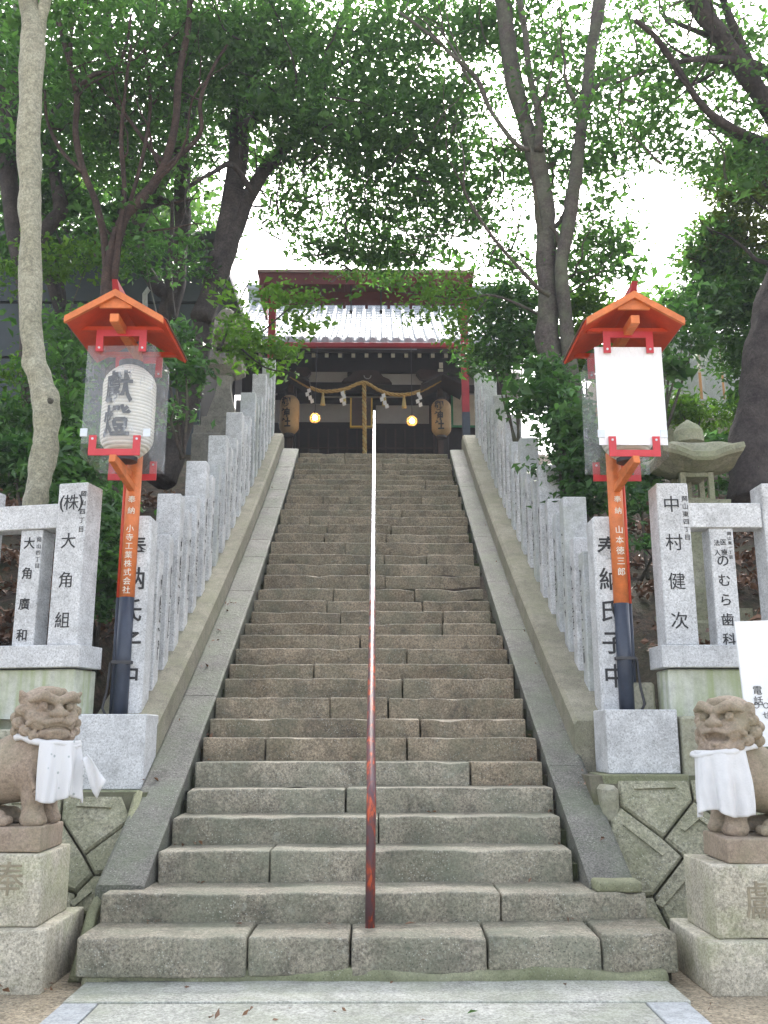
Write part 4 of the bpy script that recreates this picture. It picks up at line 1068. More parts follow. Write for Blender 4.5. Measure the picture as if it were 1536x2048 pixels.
            # curls of the mane and beard
            for cu, cw, cv, cr in ((0.165, 0.01, 0.02, 0.040), (0.172, 0.00, -0.055, 0.042), (0.150, 0.055, -0.098, 0.036), (0.112, 0.095, -0.128, 0.032), (0.160, -0.06, -0.02, 0.045), (0.150, -0.07, -0.10, 0.045)):
                c = he((q*cu, cw, cv), (cr, cr, cr))
                rr_ = np.sqrt((Vv-cv)**2+(np.abs(U-q*cu)*0.8)**2)
                c = c + 0.0035*np.cos(np.minimum(rr_, 0.05)*2*PI/0.020)
                H = smin(H, c, 0.006)
        H = smin(H, hc((0, 0.150, 0.050), (0, 0.185, 0.012), 0.022, 0.030), 0.015)                     # nose bridge
        H = smin(H, he((0, 0.185, 0.000), (0.034, 0.030, 0.024)), 0.01)
        H = smin(H, hc((-0.05, 0.10, 0.135), (0.05, 0.10, 0.135), 0.02, 0.02), 0.03)
        if s < 0:
            # closed mouth: arched row of teeth below the lip, deep line, lower lip and chin
            for q in range(-3, 4): H = smin(H, he((q*0.021, 0.165-0.0022*q*q, -0.066-0.0015*q*q), (0.0105, 0.010, 0.012)), 0.002)
            arch = lambda zz, rad: np.sqrt((W-0.176+6.0*U*U)**2+(Vv-zz+2.2*U*U)**2)-rad
            H = np.where(np.abs(U) < 0.105, smax(H, -arch(-0.084, 0.013), 0.003), H)
            H = smin(H, np.where(np.abs(U) < 0.10, arch(-0.100, 0.013), 1.0), 0.008)
            H = smin(H, he((0, 0.115, -0.118), (0.095, 0.065, 0.045)), 0.012)
        else:
            H = smin(H, he((0, 0.090, -0.140), (0.110, 0.085, 0.048)), 0.012)
            H = smax(H, -he((0, 0.150, -0.082), (0.078, 0.085, 0.030)), 0.008)
            H = smin(H, hc((-0.075, 0.130, -0.112), (0, 0.178, -0.122), 0.014, 0.015), 0.006)
            H = smin(H, hc((0.075, 0.130, -0.112), (0, 0.178, -0.122), 0.014, 0.015), 0.006)
            H = smin(H, he((0, 0.125, -0.108), (0.045, 0.050, 0.016)), 0.005)                           # tongue
            for q in (-1, 1): H = smin(H, hc((q*0.058, 0.150, -0.060), (q*0.056, 0.150, -0.085), 0.009, 0.003), 0.003)
        H = H + 0.0012*np.sin(X*310+Z*90)*np.sin(Z*270+Y*120)*np.sin(Y*290) + 0.0016*np.sin(U*95)*np.sin(Vv*80+1)*np.sin(W*70)
        D = smin(D, H, 0.012)
        return D
    lo, hi = ((-0.80, -0.27, -0.004), (0.26, 0.26, 0.86)) if k > 0 else ((-0.26, -0.27, -0.004), (0.80, 0.26, 0.86))
    V, F = surface_nets(fn, lo, hi, 0.0056)
    me = bpy.data.meshes.new('body'); 
    V = V + np.array(O) - np.array(ORG[root.name])
    me.vertices.add(len(V)); me.vertices.foreach_set('co', V.astype('f').ravel())
    me.loops.add(len(F)*4); me.loops.foreach_set('vertex_index', F.astype('i').ravel())
    me.polygons.add(len(F)); me.polygons.foreach_set('loop_start', (np.arange(len(F))*4).astype('i'))
    me.update(calc_edges=True); me.validate(); me.polygons.foreach_set('use_smooth', [True]*len(me.polygons)); me.materials.append(M['lion'])
    link(bpy.data.objects.new('body', me), root, ORG[root.name])
    # bib: a cloth hung round the neck, in front of the chest
    bib = thing('cloth_bib', tuple(O+Vector((0, -0.15, 0.2))), ('white cotton bib tied round the neck of the closed-mouthed lion-dog' if s < 0 else 'white cotton bib tied round the neck of the open-mouthed lion-dog'), 'bib', 'white bibs on the lion-dogs')
    # ring
    ring = []
    for i in range(25):
        a = 2*PI*i/24; r_ = 0.185
        x = HC[0]*0.6 + math.cos(a)*r_*1.0; y = HC[1]*0.5 + math.sin(a)*r_*0.95
        z = 0.495 + 0.03*math.cos(a)*(-k) + 0.006*math.sin(5*a)
        ring.append(O + Vector((x, y, z)))
    MB().tube(ring, [0.019+0.004*math.sin(i*1.9) for i in range(25)], 8, wob=0.3).build('neck_band', M['cloth'], bib, smooth=True)
    nu, nv = 56, 26; Vb = []; Fb = []
    a0, a1 = (face-R(36), face+R(62)) if s < 0 else (face-R(66), face+R(40))
    Lc = 0.345 if s < 0 else 0.37
    for j in range(nv+1):
        t = j/nv
        for i in range(nu+1):
            u = i/nu; a = a0+(a1-a0)*u
            dxx, dyy = k*math.sin(a), -math.cos(a)
            fold = 0.024*math.sin(u*17+1.1*s)*min(1, t*1.6) + 0.012*math.sin(u*37+t*3)*t + 0.010*noise.noise(Vector((u*3, t*3, 5+s)))*t
            r_ = 0.192 + 0.018*math.sin(min(1, t*1.4)*PI*0.5) + fold
            z = 0.497 - Lc*t*(1 - 0.10*abs(u-0.5)*2*0) + 0.016*math.sin(u*9+2)*t - 0.012*math.cos(u*6)*t
            Vb.append(O + Vector((HC[0]*0.6 + dxx*r_, HC[1]*0.5 + dyy*r_*0.97, z)))
    for j in range(nv):
        for i in range(nu):
            a = j*(nu+1)+i; Fb.append((a, a+1, a+nu+2, a+nu+1))
    mb = MB(); mb.add(Vb, Fb); o = mb.build('bib_panel', M['print'] if s < 0 else M['cloth'], bib, smooth=True)
    md = o.modifiers.new('thick', 'SOLIDIFY'); md.thickness = 0.004
    # loose tail of cloth
    if s < 0:
        P0 = O + Vector((0.185, -0.10, 0.42)); Vt = []; Ft = []
        for j in range(9):
            t = j/8; w = 0.035+0.09*t-0.09*max(0, t-0.75)
            c = P0 + Vector((0.055+0.115*t, 0.02, -0.02-0.19*t+0.01*math.sin(t*6)))
            for i in range(6):
                q = i/5-0.5; Vt.append(c + Vector((q*w*0.55, 0.02*math.sin(q*5+t*4), q*w)))
        for j in range(8):
            for i in range(5): a = j*6+i; Ft.append((a, a+1, a+7, a+6))
        o = MB().add(Vt, Ft).build('loose_tail', M['cloth'], bib, smooth=True)
        md = o.modifiers.new('thick', 'SOLIDIFY'); md.thickness = 0.004
make_lion(-1); make_lion(1)

# ================================================================== stone lanterns on the hillside
def stone_lantern(x, y, z, sc_, m, label, spread=1.0):
    root = thing('stone_lantern', (x, y, z), label, 'stone lantern')
    def sq(prof, nm, seed=0, n=4, curve=0.0):
        V = []; F = []; K = 24
        for r, h in prof:
            for i in range(K):
                a = 2*PI*i/K + PI/4; c_, s_ = math.cos(a), math.sin(a)
                q = r/max(abs(math.cos(a)), abs(math.sin(a)))**1.0
                cor = min(1, abs(math.sin(2*(a))))     # 1 on corners
                zz = h + curve*(cor**4)*max(0, (r-0.15))*sc_
                V.append((x+c_*q*sc_*(1+0.015*noise.noise(Vector((c_*2, s_*2, h*5+seed)))), y+s_*q*sc_, z+zz*sc_))
        for j in range(len(prof)-1):
            for i in range(K):
                i2 = (i+1) % K; F.append((j*K+i, j*K+i2, (j+1)*K+i2, (j+1)*K+i))
        F.append(tuple(range(K))[::-1]); F.append(tuple((len(prof)-1)*K+i for i in range(K)))
        o = MB().add(V, F).build(nm, m, root, bevel=0.0)
        return o
    sq([(0.42, -0.6), (0.42, 0.0), (0.40, 0.03), (0.40, 0.16)], 'foot_stone', 1)
    sq([(0.30, 0.162), (0.30, 0.34)], 'foot_stone', 2)
    sq([(0.235, 0.342), (0.20, 0.50), (0.135, 0.75), (0.105, 0.95), (0.105, 1.02), (0.12, 1.10), (0.14, 1.13)], 'shaft', 3)
    sq([(0.17, 1.132), (0.30, 1.24), (0.31, 1.36)], 'platform', 4)
    # fire box: four corner pillars with openings
    mb = MB(); a = 0.185*sc_; t = 0.06*sc_; z0, z1 = z+1.362*sc_, z+1.70*sc_
    for qx in (-1, 1):
        for qy in (-1, 1): mb.box(*sorted((x+qx*a, x+qx*(a-t))), *sorted((y+qy*a, y+qy*(a-t))), z0, z1)
    mb.box(x-a+t, x+a-t, y-a+0.01, y+a-0.01, z1-0.05*sc_, z1-0.001); mb.box(x-a+t, x+a-t, y-a+0.01, y+a-0.01, z0+0.001, z0+0.05*sc_)
    mb.box(x-0.02, x+0.02, y+a*0.4, y+a*0.5, z0+0.05*sc_, z1-0.05*sc_)
    mb.build('fire_box', m, root)
    sq([(0.20, 1.702), (0.44, 1.765), (0.46, 1.80), (0.45, 1.86), (0.36, 1.90), (0.27, 1.985), (0.20, 2.03), (0.13, 2.06)], 'roof', 5, curve=0.42)
    sb_ = MB().lathe([(0.12*sc_, 2.06*sc_), (0.17*sc_, 2.09*sc_), (0.165*sc_, 2.22*sc_), (0.12*sc_, 2.29*sc_), (0.05*sc_, 2.34*sc_), (0.01, 2.37*sc_)], (x, y, z), 16); sb_.build('jewel', m, root)
    return root
p = at(1378, 890, 9.5)
stone_lantern(p.x, 9.5, 2.42, 0.92, M['oldstone'], 'mossy old stone lantern behind the right granite fence')
p = at(448, 800, 14.6)
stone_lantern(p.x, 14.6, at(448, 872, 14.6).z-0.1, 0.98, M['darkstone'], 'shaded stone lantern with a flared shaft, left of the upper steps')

# ================================================================== the shrine at the top
FLZ = TOPZ
tz = thing('stone_terrace', (XC, 18, FLZ), 'level stone terrace at the head of the steps', 'terrace'); tz['kind'] = 'structure'
MB().box(-3.2, 3.1, 17.48, 20.1, FLZ-0.4, FLZ-0.004).build('terrace_slab', M['coping'], tz, bevel=0.01)
MB().box(-8.6, 8.3, 20.104, 30, FLZ-0.4, FLZ-0.004).build('terrace_slab', M['coping'], tz, bevel=0.01)

# red frame in front of the shrine
GY = 18.6
gate = thing('red_frame', (XC, GY, FLZ), 'tall red frame with a flat top and hanging rods before the shrine', 'frame')
gl, gr = at(543, 700, GY), at(929, 700, GY)
zt = at(735, 600, GY).z
zblack = at(929, 826, GY).z
for x in (gl.x, gr.x):
    MB().box(x-0.075, x+0.075, GY-0.075, GY+0.075, zblack, zt).build('post', M['gatered'], gate)
    MB().box(x-0.078, x+0.078, GY-0.078, GY+0.078, FLZ-0.02, zblack-0.001).build('post_foot', M['navy'], gate)
zl, zt2 = at(735, 685, GY+0.6).z, at(735, 574, GY-0.2).z
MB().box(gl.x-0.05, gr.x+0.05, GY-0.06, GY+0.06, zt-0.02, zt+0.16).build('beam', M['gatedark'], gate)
# flat hooded roof
hx0, hx1 = at(514, 560, GY-0.5).x, at(949, 560, GY-0.5).x
hz0 = zt+0.162
MB().box(hx0, hx1, GY-0.55, GY+0.9, hz0+0.20, hz0+0.26).build('hood_roof', M['copper'], gate)
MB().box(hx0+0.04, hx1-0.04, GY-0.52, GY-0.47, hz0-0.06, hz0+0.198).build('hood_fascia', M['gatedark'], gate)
MB().box(hx0+0.04, hx0+0.08, GY-0.465, GY+0.86, hz0-0.24, hz0+0.198).build('hood_side', M['gatered'], gate)
MB().box(hx1-0.08, hx1-0.04, GY-0.465, GY+0.86, hz0-0.24, hz0+0.198).build('hood_side', M['gatered'], gate)
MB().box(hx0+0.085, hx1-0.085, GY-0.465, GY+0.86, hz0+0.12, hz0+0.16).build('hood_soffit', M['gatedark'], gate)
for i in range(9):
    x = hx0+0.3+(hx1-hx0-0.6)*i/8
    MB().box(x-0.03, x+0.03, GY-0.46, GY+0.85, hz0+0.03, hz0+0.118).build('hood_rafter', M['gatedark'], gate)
for px_ in (702, 762):
    a = at(px_, 590, GY-0.1); b_ = at(px_, 622, GY-0.1)
    o = MB().tube([a+Vector((0, 0, 0.3)), b_], 0.014, 6).build('hanging_rod', M['metal'], gate)
    MB().lathe([(0.03, -0.05), (0.035, 0.0), (0.015, 0.03)], b_, 8).build('rod_end', M['metal'], o)

shrine = thing('shrine_hall', (XC, 21, FLZ), 'dark timber shrine hall with a silvery tiled roof at the top', 'shrine')
EY = 20.4
ez = at(735, 690, EY).z
ex0, ex1 = at(405, 690, EY).x, at(1085, 690, EY).x
RD = 5.3; RS = 0.66
def roofz(d): return ez + 0.06 + d*(0.50 + 0.030*d)
pitch_ = 0.272
ncol = int((ex1-ex0)/pitch_)
def tile_col():
    mb = MB(); segs = 21; K = 6
    for i in range(segs):
        d0, d1 = i*RD/segs, (i+1)*RD/segs+0.01
        ring = []
        for (d, rr_) in ((d0, 0.088), (d1, 0.074)):
            zc = roofz(d)
            ring.append([(math.cos(PI*q/K)*rr_, d, zc-ez+math.sin(PI*q/K)*rr_*1.1+0.01) for q in range(K+1)])
        V = ring[0]+ring[1]; F = [(q, q+1, K+1+q+1, K+1+q) for q in range(K)]
        F.append(tuple(range(K+1))[::-1])
        mb.add(V, F)
    o = mb.build('tmp', M['tile'], None, org=(0,0,0), smooth=False); me = o.data; bpy.data.objects.remove(o); ORG.pop('tmp', None); return me
def pan_col():
    mb = MB(); segs = 21; w = pitch_/2
    for i in range(segs):
        d0, d1 = i*RD/segs, (i+1)*RD/segs+0.015
        V = []
        for d, lift in ((d0, 0.028), (d1, 0.0)):
            zc = roofz(d)-ez+lift-0.01
            V += [(-w, d, zc+0.03), (-w*0.5, d, zc), (0, d, zc-0.012), (w*0.5, d, zc), (w, d, zc+0.03)]
        F = [(q, q+1, q+6, q+5) for q in range(4)]
        V += [(a, d0+0.002, c-0.028) for a, _, c in V[:5]]
        F += [(10+q, 11+q, q+1, q) for q in range(4)]
        mb.add(V, F)
    o = mb.build('tmp', M['tile'], None, org=(0,0,0)); me = o.data; bpy.data.objects.remove(o); ORG.pop('tmp', None); return me
roof = MB(); 
V = []; xs_ = (ex0, ex1)
for i in range(12):
    d = RD*i/11
    for x in xs_: V.append((x, EY+d+x*SKEW, roofz(d)-0.05))
for i in range(12):
    d = RD*i/11
    for x in xs_: V.append((x, EY+d+x*SKEW, roofz(d)-0.17))
F = []
for i in range(11):
    a = i*2; F += [(a, a+1, a+3, a+2), (24+a, 24+a+2, 24+a+3, 24+a+1), (a, a+2, 24+a+2, 24+a), (a+1, 24+a+1, 24+a+3, a+3)]
F += [(0, 24, 25, 1), (22, 23, 47, 46)]
roof.add(V, F); rf = roof.build('roof', M['ridge'], shrine)
tm, pm_ = tile_col(), pan_col()
eb = MB(); eb.lathe([(0.092, 0), (0.092, 0.03), (0.06, 0.036)], (0, 0, 0), 14); o = eb.build('tmp', M['tile'], None, org=(0,0,0)); em = o.data; bpy.data.objects.remove(o); ORG.pop('tmp', None)
for i in range(ncol+1):
    x = ex0+0.1+i*pitch_
    inst(tm, 'tile_row', rf, (x, EY+x*SKEW, ez))
    if i < ncol: inst(pm_, 'pan_tile_row', rf, (x+pitch_/2, EY+x*SKEW, ez))
    q = inst(em, 'eave_tile', rf, (x, EY+x*SKEW-0.005, roofz(0)+0.035)); q.rotation_euler = (PI/2, 0, 0)
# ridge with stacked courses
yr = EY+RD
for j in range(6):
    w = 0.24-0.018*j; z0 = roofz(RD)-0.02+j*0.075
    o = MB().box(ex0+0.25, ex1-0.25, yr-w+j*0.0, yr+w, z0, z0+0.06).build('ridge_course', M['ridge'], shrine, bevel=0.012)
    for i in range(0): pass
MB().tube([(ex0+0.2, yr, roofz(RD)+0.47), (ex1-0.2, yr, roofz(RD)+0.47)], 0.11, 10).build('ridge_cap', M['tile'], shrine, smooth=True)
# rear slope
MB().add([(ex0, yr, roofz(RD)-0.03), (ex1, yr, roofz(RD)-0.03), (ex1, yr+RD, ez), (ex0, yr+RD, ez)], [(0,1,2,3)]).build('rear_slope', M['ridge'], shrine)
# gutter, fascia, rafters
MB().box(gl.x-0.05, gr.x+0.05, EY-0.16, EY-0.06, ez-0.115, ez+0.0).build('gutter', M['gatered'], shrine, bevel=0.01)
MB().box(ex0, ex1, EY+0.02, EY+0.10, ez-0.16, ez-0.04).build('eave_board', M['wood'], shrine)
rzr = at(735, 711, EY+0.35).z
nr_ = 13; xa, xb = at(574, 708, EY+0.35).x, at(892, 715, EY+0.35).x; dxr = (xb-xa)/(nr_-1)
i0 = int((ex0-xa)/dxr)+1; i1 = int((ex1-xa)/dxr)-1
for i in range(i0, i1+1):
    x = xa+dxr*i
    o = MB().bar((x, EY+0.352, rzr), (x, EY+2.2, rzr+0.72), 0.085, 0.10).build('rafter', M['wood'], shrine)
    MB().box(x-0.043, x+0.043, EY+0.335, EY+0.349, rzr-0.052, rzr+0.052).build('rafter_end', M['rafterend'], o)
MB().add([(ex0, EY+0.1, ez-0.10), (ex1, EY+0.1, ez-0.10), (ex1, EY+2.6, ez+0.95), (ex0, EY+2.6, ez+0.95), (ex0, EY+0.1, ez-0.14), (ex1, EY+0.1, ez-0.14), (ex1, EY+2.6, ez+0.91), (ex0, EY+2.6, ez+0.91)],
         [(3,2,1,0), (4,5,6,7), (0,1,5,4), (1,2,6,5), (2,3,7,6), (3,0,4,7)]).build('soffit', M['wood'], shrine)
# main beams and posts
PY = 21.6
bz0, bz1 = at(735, 748, PY).z, at(735, 728, PY).z
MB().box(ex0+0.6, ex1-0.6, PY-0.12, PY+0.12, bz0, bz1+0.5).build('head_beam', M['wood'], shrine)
nb0, nb1 = at(735, 806, PY).z, at(735, 772, PY).z
MB().box(ex0+0.8, ex1-0.8, PY-0.09, PY+0.09, nb1-0.15, nb1).build('tie_beam', M['wood'], shrine)
pxs = [at(592, 800, PY).x-0.12, at(884, 800, PY).x]
for x in pxs + [ex0+0.9, ex1-0.9]:
    MB().box(x-0.13, x+0.13, PY-0.13, PY+0.13, FLZ-0.02, bz0-0.002).build('post', M['wood'], shrine, bevel=0.01)
# upper plaster panels with carved strut between
WY = 22.4
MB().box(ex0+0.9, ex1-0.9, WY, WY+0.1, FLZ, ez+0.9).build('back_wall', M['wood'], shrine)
def wpanel(x0, x1, y0, y1, m, nm, Y=WY-0.012):
    A, B_ = at(x0, y1, Y), at(x1, y0, Y); return MB().box(A.x, B_.x, Y, Y+0.01, A.z, B_.z).build(nm, m, shrine)
wpanel(597, 702, 808, 844, M['plaster'], 'plaster_panel'); wpanel(752, 858, 811, 847, M['plaster'], 'plaster_panel')
wpanel(610, 695, 744, 764, M['plaster'], 'plaster_panel', PY-0.135+0.0); wpanel(760, 857, 748, 769, M['plaster'], 'plaster_panel', PY-0.135)
wpanel(470, 560, 800, 845, M['plaster'], 'plaster_panel'); wpanel(448, 556, 740, 790, M['plaster'], 'plaster_panel'); wpanel(930, 1040, 745, 800, M['plaster'], 'plaster_panel')
A, B_ = at(648, 794, WY-0.2), at(806, 800, WY-0.2); MB().box(A.x, B_.x, WY-0.22, WY-0.19, A.z-0.02, A.z+0.02).build('lintel_strip', M['plaster'], shrine)
# carved frog-leg strut and bracket arms
def prism(pts, Y, t, m, nm, par):
    P = [at(x, y, Y) for x, y in pts]; n = len(P)
    V = P + [p+Vector((0, t, 0)) for p in P]
    F = [tuple(range(n)), tuple(range(2*n-1, n-1, -1))] + [(i, i+n, (i+1) % n+n, (i+1) % n) for i in range(n)]
    return MB().add(V, F).build(nm, m, par)
prism([(683,764),(688,757),(700,752),(708,742),(722,740),(748,740),(758,743),(766,753),(778,758),(784,766)], PY-0.30, 0.14, M['wood2'], 'carved_strut', shrine)
prism([(588,750),(600,756),(615,752),(622,742),(616,735),(594,733)], PY-0.4, 0.2, M['wood2'], 'bracket_arm', shrine)
prism([(832,745),(840,755),(858,762),(876,760),(880,742),(840,738)], PY-0.4, 0.2, M['wood2'], 'bracket_arm', shrine)
for x, y, w, h in ((882, 731, 8, 12), (881, 741, 11, 5), (880, 751, 6, 6), (579, 740, 6, 5), (590, 745, 4, 5)):
    A = at(x, y, PY-0.5); MB().box(A.x-w*0.0055, A.x+w*0.0055, PY-0.52, PY-0.48, A.z-h*0.0055, A.z+h*0.0055).build('bracket_end', M['rafterend'], shrine)
A = at(735, 751, PY-0.31); MB().tube([A+Vector((math.cos(t*PI/5)*0.085, 0, math.sin(t*PI/5)*0.085)) for t in range(-5, 1)], 0.012, 6).build('crest_ring', M['plaster'], shrine)
# lattice doors in the dark
dA, dB = at(597, 905, WY-0.05), at(868, 850, WY-0.05)
for i in range(15):
    x = dA.x+(dB.x-dA.x)*i/14; MB().box(x-0.02, x+0.02, WY-0.06, WY-0.01, FLZ+0.3, dB.z-0.1).build('lattice_bar', M['wood2'], shrine)
for i in range(4):
    z = FLZ+0.5+i*0.42; MB().box(dA.x-0.05, dB.x+0.05, WY-0.045, WY-0.012, z-0.02, z+0.02).build('lattice_rail', M['wood2'], shrine)
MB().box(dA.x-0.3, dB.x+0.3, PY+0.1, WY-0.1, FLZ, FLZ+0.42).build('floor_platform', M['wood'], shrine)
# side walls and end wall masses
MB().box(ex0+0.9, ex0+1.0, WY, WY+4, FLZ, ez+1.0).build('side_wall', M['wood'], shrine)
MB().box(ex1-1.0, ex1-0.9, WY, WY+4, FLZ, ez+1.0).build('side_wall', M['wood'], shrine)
# green framed window at the right
A, B_ = at(905, 853, WY-0.1), at(930, 790, WY-0.1)
MB().box(A.x, B_.x+0.3, WY-0.1, WY-0.06, A.z, B_.z).build('window_pane', M['beige'], shrine)
MB().box(A.x-0.03, A.x+0.02, WY-0.14, WY-0.1, A.z, B_.z).build('window_frame', M['green'], shrine)
MB().box(A.x-0.03, B_.x+0.3, WY-0.14, WY-0.1, A.z-0.03, A.z+0.02).build('window_frame', M['green'], shrine)

# sacred rope, tassels and paper streamers
RY = 19.9
def catn(pts, n=8):
    P = [at(x, y, RY) for x, y in pts]; Q = []
    for i in range(len(P)-1):
        p0, p1, p2, p3 = P[max(i-1, 0)], P[i], P[i+1], P[min(i+2, len(P)-1)]
        for j in range(n):
            t = j/n; Q.append(0.5*((2*p1)+(p2-p0)*t+(2*p0-5*p1+4*p2-p3)*t*t+(3*p1-p0-3*p2+p3)*t**3))
    Q.append(P[-1]); return Q
rope = thing('sacred_rope', tuple(at(735, 765, RY)), 'thick straw rope draped in two sags across the shrine front', 'rope')
cl = catn([(566, 743), (600, 764), (625, 777), (652, 783), (690, 778), (727, 765), (757, 780), (786, 789), (820, 788), (850, 778), (885, 758)])
for ph in range(3):
    Q = []
    for i, p in enumerate(cl):
        a = i*0.9+ph*2*PI/3; Q.append(p+Vector((0, math.cos(a)*0.022, math.sin(a)*0.022)))
    MB().tube(Q, 0.024, 6).build('strand', M['rope'], rope, smooth=True)
for x, y in ((646, 784), (688, 779), (769, 785), (808, 789)):
    p = at(x, y, RY-0.0)
    t = thing('straw_tassel', tuple(p), {646: 'leftmost straw tassel hanging from the sacred rope', 688: 'straw tassel second from left on the sacred rope', 769: 'straw tassel just right of the bell rope', 808: 'rightmost straw tassel hanging from the sacred rope'}[x], 'tassel', 'straw tassels on the sacred rope')
    MB().lathe([(0.06, -0.31), (0.055, -0.28), (0.035, -0.12), (0.022, -0.06), (0.028, -0.03), (0.02, 0.0)], p, 10).build('straw_bundle', M['straw'], t, smooth=True)
    MB().lathe([(0.030, -0.075), (0.030, -0.06)], p, 10).build('tie', M['rope'], t)
for j, (x, y) in enumerate(((618, 777), (685, 782), (767, 787), (837, 784))):
    p = at(x, y, RY-0.05)
    t = thing('paper_streamer', tuple(p), ['leftmost zigzag white paper streamer on the rope', 'white paper streamer beside the left inner tassel', 'white paper streamer beside the right inner tassel', 'rightmost zigzag white paper streamer on the rope'][j], 'paper streamer', 'zigzag paper streamers on the sacred rope')
    for q in range(4):
        ox = [0, -0.035, 0.03, 0.075][q] if j % 2 == 0 else [0, 0.035, -0.02, 0.04][q]; c = p+Vector((ox, -0.01*q, -0.05-0.085*q))
        mb = MB(); w = 0.045
        mb.add([c+Vector((-w, 0, 0.03)), c+Vector((w*0.6, -0.01, 0.055)), c+Vector((w, 0, -0.03)), c+Vector((-w*0.6, 0.01, -0.055)),
                c+Vector((-w, 0.003, 0.03)), c+Vector((w*0.6, -0.007, 0.055)), c+Vector((w, 0.003, -0.03)), c+Vector((-w*0.6, 0.013, -0.055))],
               [(3,2,1,0), (4,5,6,7), (0,1,5,4), (1,2,6,5), (2,3,7,6), (3,0,4,7)])
        mb.build('paper_fold', M['paper'], t)
# bell rope
br = thing('bell_rope', tuple(at(728, 765, RY+0.3)), 'long twisted bell rope hanging before the shrine doors', 'rope')
a, b_ = at(728, 766, RY+0.3), at(730, 908, RY+0.3); b_.z = FLZ+0.5
for ph in range(3):
    Q = [a.lerp(b_, i/60)+Vector((math.cos(i*0.8+ph*2.094)*0.030, math.sin(i*0.8+ph*2.094)*0.030, 0)) for i in range(61)]
    MB().tube(Q, 0.024, 6).build('strand', M['straw'] if ph == 0 else M['rope'], br, smooth=True)
# gilt-edged offertory board
pl_ = thing('votive_plaque', tuple(at(716, 820, RY+0.6)), 'dark plaque with gilt edges hanging behind the bell rope', 'plaque')
A, B_ = at(703, 852, RY+0.6), at(742, 796, RY+0.6)
MB().box(A.x, B_.x, RY+0.6, RY+0.66, A.z, B_.z).build('board', M['wood2'], pl_)
for q in (('frame_edge', A.x-0.035, A.x, A.z-0.035, B_.z), ('frame_edge', A.x, B_.x+0.035, A.z-0.035, A.z), ('frame_edge', B_.x, B_.x+0.035, A.z, B_.z)):
    MB().box(q[1], q[2], RY+0.58, RY+0.67, q[3], q[4]).build(q[0], M['gold'], pl_)
# lit glass ball lamps
for j, (x, y) in enumerate(((630, 836), (824, 842))):
    LY = 19.7; p = at(x, y, LY)
    t = thing('hanging_lamp', tuple(p), ['lit amber glass ball lamp hanging left of the bell rope', 'lit amber glass ball lamp hanging right of the bell rope'][j], 'lamp', 'lit ball lamps under the eaves')
    mb = MB(); n_ = 10
    mb.lathe([(0.115*math.sin(PI*i/n_)+0.004, 0.115*-math.cos(PI*i/n_)) for i in range(n_+1)], p, 18); mb.build('glass_ball', M['amberglass'], t, smooth=True)
    MB().lathe([(0.012, -0.05), (0.05, -0.02), (0.052, 0.02), (0.02, 0.06)], p, 12).build('bulb', M['bulb'], t, smooth=True)
    MB().lathe([(0.035, 0.11), (0.03, 0.15)], p, 10).build('cap', M['metal'], t)
    for q in range(4):
        a = q*PI/4
        ring = [p+Vector((math.cos(a)*math.cos(th)*0.12, math.sin(a)*math.cos(th)*0.12, math.sin(th)*0.12)) for th in [i*2*PI/20 for i in range(21)]]
        MB().tube(ring, 0.005, 5).build('wire_cage', M['metal'], t)
    ring = [p+Vector((math.cos(th)*0.12, math.sin(th)*0.12, 0)) for th in [i*2*PI/20 for i in range(21)]]
    MB().tube(ring, 0.006, 5).build('wire_cage', M['metal'], t)
    top = ez-0.2
    MB().tube([(p.x, p.y, p.z+0.15), (p.x, p.y+0.3, top)], 0.007, 5).build('cord', M['metal'], t)
# big old paper lanterns under little roofs
for j, (x, y0, y1) in enumerate(((578, 793, 868), (883, 801, 872))):
    LY = 20.0; a, b_ = at(x, y1, LY), at(x, y0, LY); H = b_.z-a.z
    t = thing('paper_lantern', tuple(a), ['tan paper lantern hanging at the left side of the shrine front', 'tan paper lantern with black characters under a little roof at right'][j], 'lantern', 'tan paper lanterns before the shrine')
    prof = []
    for i in range(41):
        u = i/40; e = abs(u-0.5)*2; prof.append((0.215*(1-0.5*max(0, (e-0.6)/0.4)**2.2)+(0.004 if i % 2 else -0.003), u*H))
    q = MB().lathe(prof, a, 28).build('paper_body', M['oldpaper'], t, smooth=True)
    MB().lathe([(0.11, -0.05), (0.11, 0.0)], a, 18).build('ring', M['wood'], t); MB().lathe([(0.11, 0), (0.11, 0.06)], (a.x, a.y, b_.z), 18).build('ring', M['wood'], t)
    for ch, v_ in (('御', 0.78), ('神', 0.5), ('社', 0.24)):
        me = text_mesh(ch, 0.21, M['ink'], 0.0, 0.008, res=1); bm = bmesh.new(); bm.from_mesh(me)
        mid = sum((w_.co for w_ in bm.verts), Vector())/len(bm.verts)
        for w_ in bm.verts:
            an = (w_.co.x-mid.x-0.07)/0.223; w_.co = Vector((math.sin(an)*0.224, -math.cos(an)*0.224, v_*H+(w_.co.y-mid.y)*1.05))
        bm.to_mesh(me); bm.free(); inst(me, 'lettering', q, a)
    hgt = b_.z+0.16; rw = 0.46
    for qd in (-1, 1):
        V = [(a.x, LY-0.5, hgt+0.26), (a.x, LY+0.4, hgt+0.26), (a.x+qd*rw, LY+0.4, hgt), (a.x+qd*rw, LY-0.5, hgt)]
        V += [(x_, y_, z_+0.06) for x_, y_, z_ in V]
        F = [(0,1,2,3), (7,6,5,4), (0,4,5,1), (1,5,6,2), (2,6,7,3), (3,7,4,0)]
        MB().add(V, F if qd > 0 else [f_[::-1] for f_ in F]).build('roof_board', M['wood'], t)
    MB().box(a.x-0.06, a.x+0.06, LY+0.2, LY+0.32, FLZ, hgt+0.2).build('post', M['wood2'], t)

